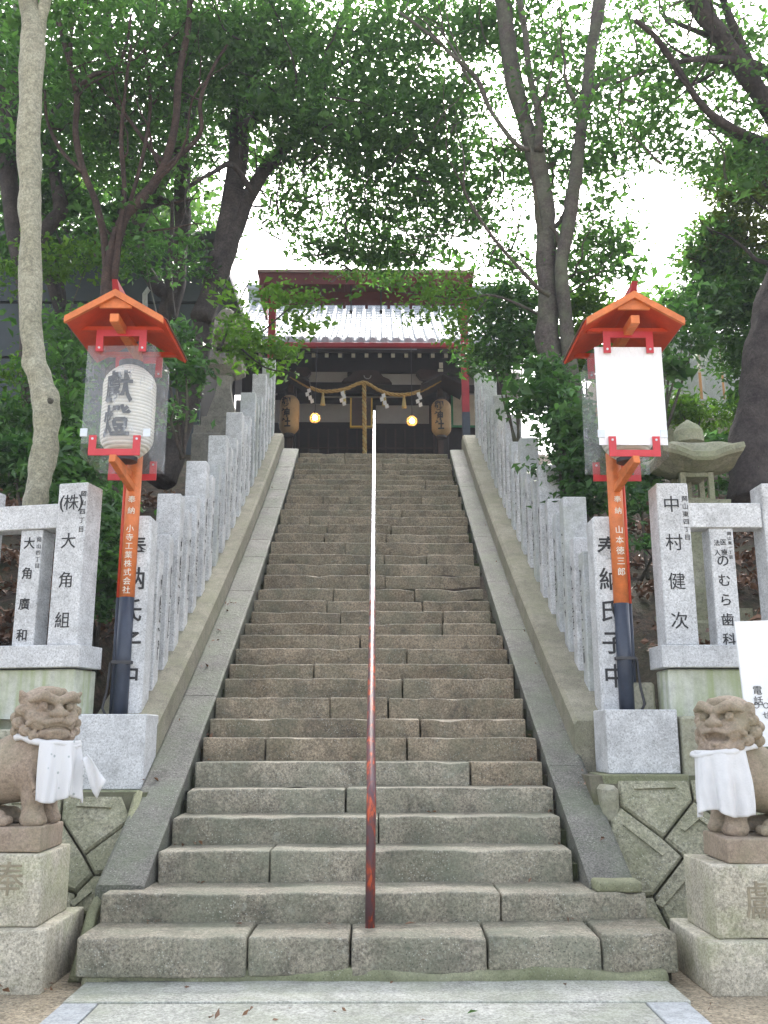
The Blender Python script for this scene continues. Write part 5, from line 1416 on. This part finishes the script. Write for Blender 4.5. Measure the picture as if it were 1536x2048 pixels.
# ================================================================== neighbouring building, upper fence
bl_ = thing('dark_building', (-8, 17, 5), 'dark grey boarded building behind the trees on the left', 'building')
BY = 16.6
yz = [at(200, q, BY).z for q in (1010, 915, 800, 715, 605, 495)]
x0, x1 = at(-420, 700, BY).x, at(405, 700, BY).x
for i in range(5):
    MB().box(x0, x1, BY, BY+0.12, yz[i]+0.03, yz[i+1]-0.03).build('wall_panel', M['darkwall'], bl_)
MB().box(x0, x1, BY+0.06, BY+4.0, yz[0], yz[5]).build('wall_core', M['blackgap'], bl_)
MB().box(x0, x1+0.25, BY-0.35, BY+4.3, yz[5], yz[5]+0.16).build('roof', M['metal'], bl_)
p0, p1 = at(290, 588, BY-0.2), at(290, 700, BY-0.2)
MB().tube([p0+Vector((0.25, 0.2, 0.22)), p0+Vector((0.1, 0, 0.16)), p0+Vector((0, 0, 0.0)), p1], 0.05, 8).build('drain_pipe', M['granite2'], bl_, smooth=True)

uf = thing('upper_fence', (6.2, 15.2, 6.4), 'tall grey slab fence on the terrace high at the right', 'fence')
UY = 15.0
zb, zt = at(1400, 832, UY).z, at(1400, 665, UY).z
for j, px_ in enumerate((1250, 1292, 1332, 1371, 1417, 1462, 1510, 1556)):
    p = at(px_+10, 760, UY)
    MB().box(p.x-0.14, p.x+0.14, UY, UY+0.17, zb, zt+rnd.uniform(-0.04, 0.04)).build('slab_post', M['granite2'], uf, bevel=0.006)
a, b_ = at(1240, 800, UY), at(1575, 800, UY)
MB().box(a.x, b_.x, UY+0.06, UY+0.13, a.z-0.02, a.z+0.04).build('rail', M['granite'], uf)
MB().box(a.x, b_.x, UY-0.1, UY+0.3, zb-0.5, zb-0.003).build('base', M['oldstone'], uf)
hb = thing('timber_building', (7, 18.4, 6.4), 'amber timber walled building behind the upper right fence', 'building')
a, b_ = at(1235, 800, 18.2), at(1620, 800, 18.2)
MB().box(a.x, b_.x, 18.2, 21, 6.3, at(1400, 745, 18.2).z).build('lower_wall', M['pinkwood'], hb)
MB().box(a.x, b_.x, 18.24, 21, at(1400, 745, 18.2).z+0.002, at(1400, 690, 18.2).z).build('upper_wall', M['beige'], hb)
MB().add([(a.x-0.4, 17.6, at(1400, 690, 18.2).z), (b_.x, 17.6, at(1400, 690, 18.2).z), (b_.x, 20, at(1400, 690, 18.2).z+1.2), (a.x-0.4, 20, at(1400, 690, 18.2).z+1.2)], [(0,1,2,3)]).build('roof', M['ridge'], hb)
# ================================================================== trees
def tree(name, label, bark, stems, Y, base, group='trees on the wooded slope', fork=None):
    """stems: list of (points, dY) ; base: ground point pixel"""
    b0 = at(base[0], base[1], Y)
    root = thing(name, (b0.x, b0.y, b0.z), label, 'tree', group)
    rj = random.Random(int(base[0]*7+Y*10)); slim = {'tree': 1}.get(name, 1); slim = {'multi_stemmed_tree': 0.78, 'leaning_tree': 0.80, 'twin_trunk_tree': 0.84}.get(name, 1.0); side = []
    for i, (pts, dY) in enumerate(stems):
        y0 = Y
        if isinstance(dY, tuple): y0, dY = Y+dY[0], dY[1]
        pts = [(x+(rj.uniform(-5, 5) if 0 < q_ < len(pts)-1 and not bark.name.startswith('pale') else 0), y, w*slim) for q_, (x, y, w) in enumerate(pts)]
        P, T = limb(pts, y0, dY)
        mb = MB(); mb.tube(P, T, 10 if max(T) > 0.08 else 7, wob=0.28, seed=i*3.7+base[0]*0.01)
        mb.build('trunk' if i == 0 else 'branch', bark, root, smooth=True)
        if name != 'pale_tree':
            for q_ in range(3 if i == 0 else 2):
                j = rj.randrange(int(len(P)*0.45), len(P)-1); side.append((P[j].copy(), T[j], (P[min(j+1, len(P)-1)]-P[j-1]).normalized()))
    for p0, r0, d0 in side:
        d = (d0 + Vector((rj.uniform(-1, 1), rj.uniform(-0.7, 0.7), rj.uniform(-0.1, 0.5)))).normalized(); Q = [p0]; n_ = rj.randint(8, 13)
        for _q in range(n_):
            d = (d + Vector((rj.uniform(-.35, .35), rj.uniform(-.3, .3), rj.uniform(-.18, .32)))).normalized(); Q.append(Q[-1]+d*0.17)
        ra = min(0.05, max(0.014, r0*0.42))
        MB().tube(Q, [ra*(1-0.85*q_/n_) for q_ in range(n_+1)], 6, wob=0.3).build('branch', bark, root, smooth=True)
    return root
def twigs(root, bark, spots, n, seed, length=0.9):
    """fine branches reaching into the crown"""
    r = random.Random(seed); mb = MB()
    for (c, rad, _) in spots:
        for _i in range(n):
            p = Vector(c)+Vector((r.uniform(-1, 1)*rad[0], r.uniform(-1, 1)*rad[1], r.uniform(-1, 0.6)*rad[2]))*0.7
            d = Vector((r.uniform(-1, 1), r.uniform(-1, 1), r.uniform(-0.1, 1.0))).normalized()
            Q = [p]; 
            for j in range(5): d = (d+Vector((r.uniform(-.4, .4), r.uniform(-.4, .4), r.uniform(-.3, .4)))).normalized(); Q.append(Q[-1]+d*length/5)
            mb.tube(Q, [0.016*(1-j/6)+0.003 for j in range(6)], 4, caps=False)
    o = mb.build('twigs', bark, root); o['kind'] = 'stuff'; return o

# --- T1 pale smooth trunk in front, left
t1 = tree('pale_tree', 'pale smooth trunked tree leaning up behind the left fence', M['barkpale'],
    [([(66,1060,48),(72,1000,48),(80,955,52),(88,912,56),(94,861,52),(93,797,54),(79,757,50),(67,706,48),(61,632,45),(61,480,44),(60,400,44),(59,300,44),(62,180,43),(66,90,47),(58,20,36),(52,-60,32)], 0.5),
     ([(70,95,32),(82,40,24),(92,-10,20),(98,-70,16)], (0.45, 0.1))], 8.75, (75, 1070))
p = at(101, 808, 8.77)
MB().tube([p+Vector((0.03, -0.12, 0)), p+Vector((0.03, -0.085, 0))], [0.022, 0.032], 8).build('branch_scar', M['bark2'], t1)
bl1 = [blob(30, -60, 9.6, 230, 90, 90), blob(190, -120, 9.4, 200, 90, 60)]
leaves('crown', t1, M['leaf_canopy'], bl1, 0.085, 11)

# --- T2 large leaning dark tree left of centre
t2 = tree('leaning_tree', 'large dark double trunked tree leaning right, left of the shrine', M['bark'],
    [([(318,960,100),(340,900,78),(372,800,66),(398,700,60),(420,600,56),(445,500,56),(468,400,56),(482,300,50),(478,240,48),(500,185,40),(520,90,30),(530,0,24)], 1.6),
     ([(400,640,60),(440,560,50),(470,460,44),(505,385,40),(545,322,36),(592,278,34),(628,240,30),(648,170,26),(668,90,22),(700,0,18)], (0.35, 2.0)),
     ([(478,262,34),(520,225,34),(552,200,28),(600,150,20),(640,60,14)], (0.6, 0.8)),
     ([(505,385,18),(470,330,16),(430,345,12),(380,370,8)], (0.7, -0.8)),
     ([(590,278,16),(640,250,12),(700,235,10),(780,240,6)], (1.2, 0.8)),
     ([(660,140,16),(720,110,12),(800,90,9),(870,80,6)], (1.5, 0.5))], 12.0, (318, 965))
# --- T3 thick shadowed multi stem tree further left
t3 = tree('multi_stemmed_tree', 'many stemmed tree with reddish bark behind the left lamp', M['barkred'],
    [([(222,900,56),(226,800,46),(222,700,42),(215,620,38),(222,540,34),(248,440,30),(290,385,26),(330,330,22),(352,250,20),(362,150,19),(375,60,16),(380,-10,14)], 0.8),
     ([(215,560,26),(205,480,20),(190,410,18),(165,340,18),(150,270,16),(150,200,16),(142,140,14),(122,60,12),(110,-10,10)], (0.3, 0.3)),
     ([(228,560,18),(240,450,16),(246,380,13),(245,280,12),(250,190,9),(262,90,7)], (0.2, 0.2)),
     ([(165,345,12),(120,300,10),(95,240,8),(90,180,6)], (0.4, 0.2)),
     ([(330,335,14),(395,270,12),(400,200,11),(430,130,9),(455,90,7)], (0.5, 0.3)),
     ([(250,440,12),(290,300,10),(300,200,9),(290,100,7)], (0.5, 0.3)),
     ([(150,180,12),(190,150,12),(225,140,10),(252,100,9),(262,30,7)], (0.4, 0.3)),
     ([(140,130,12),(150,50,10),(185,-10,9)], (0.5, 0.2)),
     ([(335,330,14),(300,300,12),(250,230,10),(190,160,8)], (0.6, 0.2))], 11.2, (222, 905))
# --- T4 background trunks
t4 = tree('shadowed_tree', 'dark shadowed tree directly behind the pale trunk at left', M['bark'],
    [([(70,900,50),(60,760,44),(50,600,40),(25,430,36),(18,300,34),(30,180,28),(36,60,24),(40,-20,22)], 0.8),
     ([(50,560,34),(85,470,32),(118,420,30),(110,340,22),(100,250,18),(130,180,12)], (0.3, 0.4)),
     ([(25,350,20),(12,230,18),(2,120,14),(-10,20,12)], (0.4, 0.2)),
     ([(110,330,16),(85,290,14),(75,240,10)], (0.5, 0.2))], 13.2, (70, 905))
t5 = tree('slanting_tree', 'dark slanting trunk rising behind the left lamp roof', M['bark'],
    [([(290,940,70),(300,820,60),(322,700,52),(345,590,46),(366,470,36),(366,360,32),(368,260,30),(385,180,32),(375,120,28),(372,40,24),(368,-20,22)], 1.2),
     ([(345,590,30),(300,560,30),(270,470,30),(300,400,26),(340,340,22),(365,290,20)], (0.2, 0.8)),
     ([(378,170,20),(340,120,18),(305,60,14),(295,-10,12)], (0.7, 0.2)),
     ([(385,100,16),(420,60,14),(450,45,10),(480,20,8)], (0.8, 0.2)),
     ([(235,480,34),(250,400,30),(262,300,30),(240,250,26),(232,200,24),(220,100,20),(215,0,16)], (1.5, 0.4)),
     ([(360,420,12),(310,395,16),(285,425,14)], (0.7, 0.1)),
     ([(140,930,44),(120,820,40),(150,700,34),(128,640,30),(105,560,28),(80,500,30)], (1.0, 0.5)),
     ([(345,640,18),(340,560,13),(340,470,10),(345,400,8)], (-0.3, 0.2))], 13.2, (290, 945))
# --- T6 right twin trunk
t6 = tree('twin_trunk_tree', 'tall twin trunked tree beside the right balustrade', M['bark2'],
    [([(1150,1010,90),(1140,920,80),(1128,840,70),(1110,760,66),(1100,680,62),(1098,600,56),(1088,500,50),(1085,410,48),(1076,320,50),(1058,260,42),(1035,180,42),(1018,80,40),(1005,-10,38)], 1.3),
     ([(1160,820,38),(1138,720,40),(1130,620,36),(1124,530,36),(1138,440,34),(1152,370,34),(1162,280,30),(1172,190,30),(1182,90,28),(1196,10,32),(1205,-40,30)], (0.1, 1.0)),
     ([(1078,300,24),(1078,230,20),(1060,150,17),(1052,80,14),(1040,0,14)], (0.7, 0.3)),
     ([(1098,590,16),(1070,575,12),(1035,530,10),(1000,490,9),(960,440,8),(930,390,8),(925,370,4)], (0.2, -0.5)),
     ([(1060,300,14),(1028,285,12),(985,220,12),(950,160,12),(915,120,10),(870,75,9),(800,25,7)], (0.6, 0.3)),
     ([(940,165,8),(915,105,7),(880,60,5)], (0.9, 0.1)),
     ([(1100,450,12),(1118,470,10),(1124,520,9)], (0.4, 0.1)),
     ([(1168,215,12),(1195,170,9),(1240,150,7),(1290,140,5)], (0.8, 0.1))], 11.2, (1150, 1015))
# --- T7 big trunk at the right edge
t7 = tree('thick_trunk_tree', 'thick old trunk at the right edge behind the stone lantern', M['bark'],
    [([(1500,1010,100),(1500,940,92),(1506,860,84),(1515,780,80),(1524,700,84),(1552,600,76),(1580,480,66),(1600,350,58),(1610,200,50)], 0.9),
     ([(1600,300,44),(1560,250,40),(1520,195,38),(1470,110,36),(1430,55,34),(1395,10,34),(1370,-40,30)], (0.6, -0.5)),
     ([(1500,130,24),(1480,90,20),(1460,30,16),(1440,-20,14)], (0.4, 0)),
     ([(1590,330,24),(1536,292,22),(1490,270,18),(1440,240,18),(1400,205,14),(1350,130,13),(1310,75,12),(1270,40,10)], (0.6, -1.0)),
     ([(1580,160,26),(1530,140,22),(1490,125,20),(1440,120,16),(1400,118,12),(1350,125,8)], (0.6, -0.6)),
     ([(1560,300,20),(1520,290,16),(1470,275,12),(1440,255,10),(1410,238,7)], (0.8, 0.2))], 10.2, (1500, 1015))

# ------------------------------------------------------------------ crowns (leaf sprays placed through each crown's volume)
DENS = 0.52
def crown(root, m, spec, size, seed, **kw):
    bl = [blob(*s[:5], int(s[5]*DENS*(0.78 if s[0] < 640 and s[4] > 60 and s[1] < 450 else 1))) for s in spec]
    o = leaves('crown', root, m, bl, size, seed, **kw)
    return bl
# left: dense dark canopy
c = crown(t4, M['leaf_dark'], [(60,120,14.0,150,170,260),(20,330,14.2,110,150,200),(150,330,14.6,120,130,170),(110,40,13.2,150,110,150),(60,480,14.6,120,70,60)], 0.105, 21, per=22, spread=0.42)
twigs(t4, M['bark'], c, 5, 5)
c = crown(t3, M['leaf_canopy'], [(250,90,12.4,170,120,230),(190,230,12.6,130,110,150),(330,200,12.6,130,120,170),(290,340,13.0,110,80,90),(120,180,12.0,120,130,110),(250,480,12.0,90,60,26)], 0.09, 22, per=22, spread=0.38)
twigs(t3, M['barkred'], c, 5, 6)
c = crown(t5, M['leaf_dark'], [(400,60,14.6,150,110,240),(330,270,14.6,130,110,130),(420,230,14.8,110,110,150),(300,430,14.8,110,60,55),(180,420,14.4,110,80,80),(480,330,15.0,60,60,20)], 0.10, 23, per=22, spread=0.42)
twigs(t5, M['bark'], c, 5, 7)
c = crown(t2, M['leaf_canopy'], [(560,120,12.8,150,110,330),(690,90,13.4,150,110,260),(470,90,12.4,130,110,180),(600,215,12.2,110,75,190),(700,240,13.2,120,80,190),(500,230,13.0,90,80,60),(640,300,13.2,90,50,70),(570,350,13.4,70,50,34),(600,430,13.6,60,60,30),(540,420,13.4,40,50,14),(660,500,13.8,60,40,26),(420,20,12.4,150,70,120)], 0.088, 24, per=22, spread=0.36)
twigs(t2, M['bark'], c, 6, 8)
# centre: the hanging middle layer of leaves
c = crown(t6, M['leaf_canopy'], [(820,120,14.0,130,110,190),(830,260,14.0,110,90,200),(760,330,14.0,120,60,110),(880,380,14.0,90,70,100),(770,430,14.2,90,60,85),(820,510,14.2,110,45,95),(700,470,14.4,70,50,34),(740,510,14.4,70,40,40),(690,390,14.2,70,50,40),(900,440,13.8,60,60,40),(920,240,13.6,90,90,110),
    (1000,330,13.2,80,70,60),(950,90,13.4,100,90,90),(1100,120,13.0,60,120,60),(1110,330,12.6,90,60,70),(1180,260,12.6,110,80,80),(1230,130,12.8,110,110,85),(1240,330,12.8,80,40,30),(1180,450,12.4,80,70,55),(1210,520,12.6,70,50,60),(1130,560,12.2,50,50,30),(1000,60,13.0,90,80,50),(1120,30,13.0,160,60,80),(980,440,13.4,70,60,44),(1010,530,13.4,60,40,26),(1070,210,12.0,30,170,26),(860,30,13.6,160,60,110)], 0.088, 25, per=20, spread=0.36)
twigs(t6, M['bark2'], c, 4, 9)
# right
c = crown(t7, M['leaf_canopy'], [(1330,60,10.8,120,90,70),(1290,190,11.0,110,60,75),(1400,300,11.2,120,60,80),(1480,60,10.6,90,90,60),(1420,150,11.0,110,50,55),(1530,180,10.6,70,70,40),(1500,330,10.8,70,50,60)], 0.075, 26, per=18, spread=0.30)
twigs(t7, M['bark2'], c, 4, 10)
t8 = tree('leafy_evergreen', 'dense evergreen whose olive crown hangs at the right edge', M['bark'],
    [([(1640,1000,50),(1620,800,46),(1600,640,42),(1575,480,38),(1550,400,30),(1520,330,22)], 0.3), ([(1600,640,24),(1550,560,20),(1490,500,14),(1440,460,9)], (0.1, -0.2)), ([(1610,760,20),(1540,700,14),(1470,640,10),(1400,615,6)], (0.1, 0.2))], 13.0, (1640, 1000))
c = crown(t8, M['leaf_olive'], [(1500,430,12.6,80,80,230),(1470,340,12.6,70,50,90),(1530,330,12.6,60,70,110),(1450,520,12.8,60,60,70)], 0.075, 27, per=20, spread=0.26)
o = leaves('lower_crown', t8, M['leaf_canopy'], [blob(1480,580,12.8,90,70,190), blob(1430,500,12.8,60,60,60), blob(1390,610,13.6,90,30,60), blob(1500,690,12.8,70,70,90)], 0.085, 28, per=20, spread=0.30)
twigs(t8, M['bark'], c, 5, 11)
# far pale sunlit foliage beyond
far = thing('far_wood', tuple(at(300, 500, 32)), 'pale green far woodland seen through gaps in the canopy', 'woodland'); far['kind'] = 'stuff'
o = leaves('far_foliage', far, M['leaf_bright'], [blob(150,430,30,260,90,160), blob(330,450,32,130,70,60), blob(1380,650,30,150,70,60), blob(1260,620,32,90,30,12), blob(60,250,34,150,160,90)], 0.24, 31, per=16, spread=1.2); o['kind'] = 'stuff'

# ------------------------------------------------------------------ leafy sprigs and shrubs
def shrub(label, spec, m, size, seed, base, Y, name='shrub', group='evergreen shrubs on the slope', stems=None, **kw):
    b0 = at(base[0], base[1], Y); r = random.Random(seed)
    root = thing(name, tuple(b0), label, 'shrub', group)
    bl = [blob(*s) for s in spec]
    for i, (c, rad, n) in enumerate(bl[:4]):
        P = [b0+Vector((r.uniform(-.05, .05), r.uniform(-.05, .05), -0.1)), b0.lerp(Vector(c), 0.5)+Vector((r.uniform(-.12, .12), 0, r.uniform(-.05, .1))), Vector(c)+Vector((0, 0, rad[2]*0.5))]
        MB().tube(P, [0.022, 0.014, 0.005], 6).build('stem', M['bark2'], root, smooth=True)
    leaves('foliage', root, m, bl, size, seed, **kw)
    return root
# sprig over the left of the shrine roof: a low branch of the leaning tree
sp = thing('leafy_branch', tuple(at(500, 690, 11.4)), 'bright young leafy branch crossing the left side of the shrine roof', 'branch')
for pts in ([(300,640,10),(370,670,9),(440,700,8),(500,690,6),(560,690,4),(600,700,3)], [(440,700,6),(460,650,5),(480,600,4),(500,560,3)], [(500,690,5),(540,650,4),(590,610,3),(650,590,2)], [(480,695,5),(530,735,4),(580,745,2)]):
    P, T = limb(pts, 11.0, 0.5); MB().tube(P, T, 5).build('branch', M['bark'], sp, smooth=True)
leaves('foliage', sp, M['leaf_bright'], [blob(*q) for q in ((470,640,11.2,30,45,13),(520,690,11.2,60,28,17),(570,720,11.3,40,28,10),(590,640,11.3,60,45,11),(480,700,11.2,35,22,9),(460,570,11.2,30,25,5),(560,600,11.3,60,25,10),(650,610,11.4,40,22,4))], 0.068, 41, per=13, spread=0.22, aspect=0.6)
sp2 = thing('leafy_branch', tuple(at(920, 600, 12.4)), 'drooping leafy branch over the right end of the red frame', 'branch')
for pts in ([(1098,640,8),(1040,610,7),(980,590,6),(920,600,5),(860,590,3),(800,585,2)], [(980,590,4),(930,650,4),(900,680,3)]):
    P, T = limb(pts, 12.0, 0.3); MB().tube(P, T, 5).build('branch', M['bark2'], sp2, smooth=True)
leaves('foliage', sp2, M['leaf_bright'], [blob(*q) for q in ((900,570,12.2,60,22,13),(860,600,12.2,45,25,8),(930,620,12.2,35,60,16),(910,680,12.2,18,30,6),(800,560,12.2,60,14,6),(830,630,12.2,40,30,4),(700,560,12.2,60,10,4))], 0.068, 42, per=13, spread=0.22, aspect=0.6)
shrub('broad bush of glossy leaves hiding the right end of the shrine roof', [(1000,640,12.9,80,70,66),(980,720,12.8,60,40,34),(1050,690,12.6,60,60,46),(1020,590,13.0,70,30,26)], M['leaf_gloss'], 0.085, 43, (1040, 900), 13.0, per=16, spread=0.26, aspect=0.55)
shrub('glossy camellia bush leaning over the right balustrade posts', [(1090,800,10.6,62,40,36),(1135,860,10.4,46,55,38),(1090,755,10.8,50,36,22),(1180,900,10.2,40,60,30),(1120,930,10.4,50,30,14)], M['leaf_gloss'], 0.085, 44, (1130, 980), 10.6, per=16, spread=0.24, aspect=0.55)
shrub('light green bush catching light right of the twin trunk', [(1160,700,12.4,40,60,50),(1190,640,12.6,40,40,26),(1150,610,12.8,36,50,30)], M['leaf_bright'], 0.085, 45, (1170, 900), 12.4, per=16, spread=0.26, aspect=0.55)
shrub('bush with large dark leaves between the right lamp and the upper fence', [(1350,650,11.6,40,30,20),(1370,690,11.4,40,25,9),(1340,740,11.2,20,40,9),(1400,610,12.2,60,25,30)], M['leaf_gloss'], 0.10, 46, (1320, 860), 11.4, per=14, spread=0.26, aspect=0.6)
shrub('low yellow green weeds on the bank under the upper fence', [(1400,830,12.8,70,20,40),(1440,880,12.4,40,18,16),(1350,815,13.0,40,18,22)], M['leaf_bright'], 0.10, 47, (1400, 870), 12.6, per=16, spread=0.26, aspect=0.3)
shrub('dark leafy bush on the bank above the right stone lantern', [(1490,790,13.0,40,40,18),(1420,900,11.2,50,30,20),(1460,960,10.6,40,20,10)], M['leaf_gloss'], 0.10, 48, (1430, 900), 12.2, per=16, spread=0.26, aspect=0.55)
shrub('dense low shrubbery between the pale trunk and the left fence', [(40,930,10.2,70,50,80),(130,960,9.9,60,50,70),(20,850,10.8,60,50,50),(160,1020,9.5,50,40,44)], M['leaf_gloss'], 0.090, 49, (60, 1040), 10.0, per=16, spread=0.25, aspect=0.5)
shrub('upright shrub filling the gap between left fence and lamp pole', [(205,1060,9.0,45,50,56),(210,1140,8.8,36,50,44),(205,1210,8.7,28,30,16),(190,1000,9.2,50,30,30)], M['leaf_gloss'], 0.075, 50, (190, 1330), 8.8, per=16, spread=0.2, aspect=0.5)
shrub('tall thin leafed shrub to the right of the pale trunk', [(130,830,10.4,45,60,46),(120,740,10.8,50,60,40),(140,660,11.2,60,50,34),(160,900,10.2,60,40,40)], M['leaf_canopy'], 0.085, 51, (150, 1000), 10.4, per=14, spread=0.3, aspect=0.5)
shrub('sparse shrub in front of the dark building at far left', [(40,560,12.4,60,40,16),(30,760,11.8,60,70,26),(90,520,12.6,60,30,22),(180,520,12.6,80,26,26)], M['leaf_bright'], 0.085, 52, (40, 900), 12.0, per=13, spread=0.3, aspect=0.5)
shrub('shrub with pale leaves around the back of the left lamp', [(350,690,10.6,40,36,20),(370,740,10.4,36,30,16),(350,820,10.2,22,40,8),(290,540,12.0,50,26,16),(380,520,12.2,40,30,14)], M['leaf_gloss'], 0.085, 53, (360, 900), 10.4, per=13, spread=0.26, aspect=0.5)
shrub('bush in shade between right lamp pole and right fence', [(1285,1010,9.6,30,40,14),(1290,960,10.0,36,20,12),(1290,1110,9.2,22,30,6)], M['leaf_gloss'], 0.085, 54, (1285, 1140), 9.6, per=13, spread=0.22, aspect=0.5)
shrub('dark undergrowth at the foot of the twin trunk', [(1180,1000,10.2,50,30,22),(1230,940,10.8,40,50,26),(1150,960,10.6,40,30,16)], M['leaf_dark'], 0.09, 55, (1190, 1040), 10.6, per=14, spread=0.26, aspect=0.5)
# fallen leaves on the slope and on the steps
lit = leaves('leaf_litter', None, M['leafdead'], [((x*1.0, y, hz(x, y)+0.03), (0.5, 0.5, 0.03), 16) for x in [-8+i*0.7 for i in range(24)] for y in (8.75, 9.2, 9.6, 10.4, 11.3, 12.3, 13.4) if abs(x-XC) > 2.6], 0.085, 61, per=12, spread=0.4, flat=0.05, droop=0)
tag(lit, 'brown fallen leaves covering the wooded slope', 'leaf litter', kind='stuff')
dl = []; rg = np.random.default_rng(77)
for k in range(1, 33):
    for _ in range(3 if k < 14 else 1):
        x = rg.choice([XL+0.04+abs(rg.normal())*0.12, XR-0.04-abs(rg.normal())*0.12, rg.uniform(XL, XR)], p=[.35, .35, .3])
        dl.append(((x, STEPY[k]-0.05+x*SKEW, STEPZ[k-1]+0.015), (0.03, 0.015, 0.004), 1))
for _ in range(26):
    y = rg.uniform(6.8, 15); q = rg.choice([-1.70, 1.60]); dl.append(((q, y, slopez(y)+0.0), (0.03, 0.04, 0.004), 1))
for _ in range(16): dl.append(((rg.uniform(-2.2, 2.4), rg.uniform(4.9, 5.75), 0.04), (0.1, 0.1, 0.003), 1))
db = leaves('fallen_debris', None, M['leafdead'], dl, 0.030, 78, per=2, spread=0.06, flat=0.02, droop=0)
tag(db, 'tiny fallen leaves and crumbs in the corners of the treads', 'leaf litter', kind='stuff')
fl = [];  gg = random.Random(3)
for (px_, py_, k) in ((660, 1851, 1), (820, 1850, 1), (478, 1848, 1), (945, 1998, 0)):
    p = at(px_, py_, 6.12 if k else 5.2); z = STEPZ[0]+0.012 if k else 0.03
    a = gg.random()*6
    V = [(p.x+math.cos(a)*0.035, p.y+math.sin(a)*0.035, z), (p.x-math.sin(a)*0.015, p.y+math.cos(a)*0.015, z+0.012), (p.x-math.cos(a)*0.035, p.y-math.sin(a)*0.035, z+0.004), (p.x+math.sin(a)*0.015, p.y-math.cos(a)*0.015, z+0.012)]
    o = MB().add(V, [(0,1,2), (0,2,3)]).build('fallen_leaf', M['leafdead'] if k else M['leaf_bright'], None, org=(p.x, p.y, z))
    tag(o, {660: 'curled brown leaf left of the rail foot', 820: 'small brown leaf right of the rail foot', 478: 'brown leaf near the left part of the lowest tread', 945: 'green leaf lying on the concrete before the steps'}[px_], 'leaf', 'single fallen leaves')

# added thin volume: stands in for lens glow and soft contrast
hm = bpy.data.materials.new('lens_glow_veil'); hm.use_nodes = True; hn = hm.node_tree.nodes; hn.clear()
pv = hn.new('ShaderNodeVolumePrincipled'); pv.inputs['Color'].default_value = (0.90, 0.95, 1.0, 1); pv.inputs['Density'].default_value = 0.0016
ho = hn.new('ShaderNodeOutputMaterial'); hm.node_tree.links.new(pv.outputs[0], ho.inputs['Volume'])
hb_ = MB().box(-402, 402, -402, 402, -2.5, 34).build('haze', hm, None); hb_['kind'] = 'stuff'; hb_['label'] = 'added thin haze standing in for lens glow'
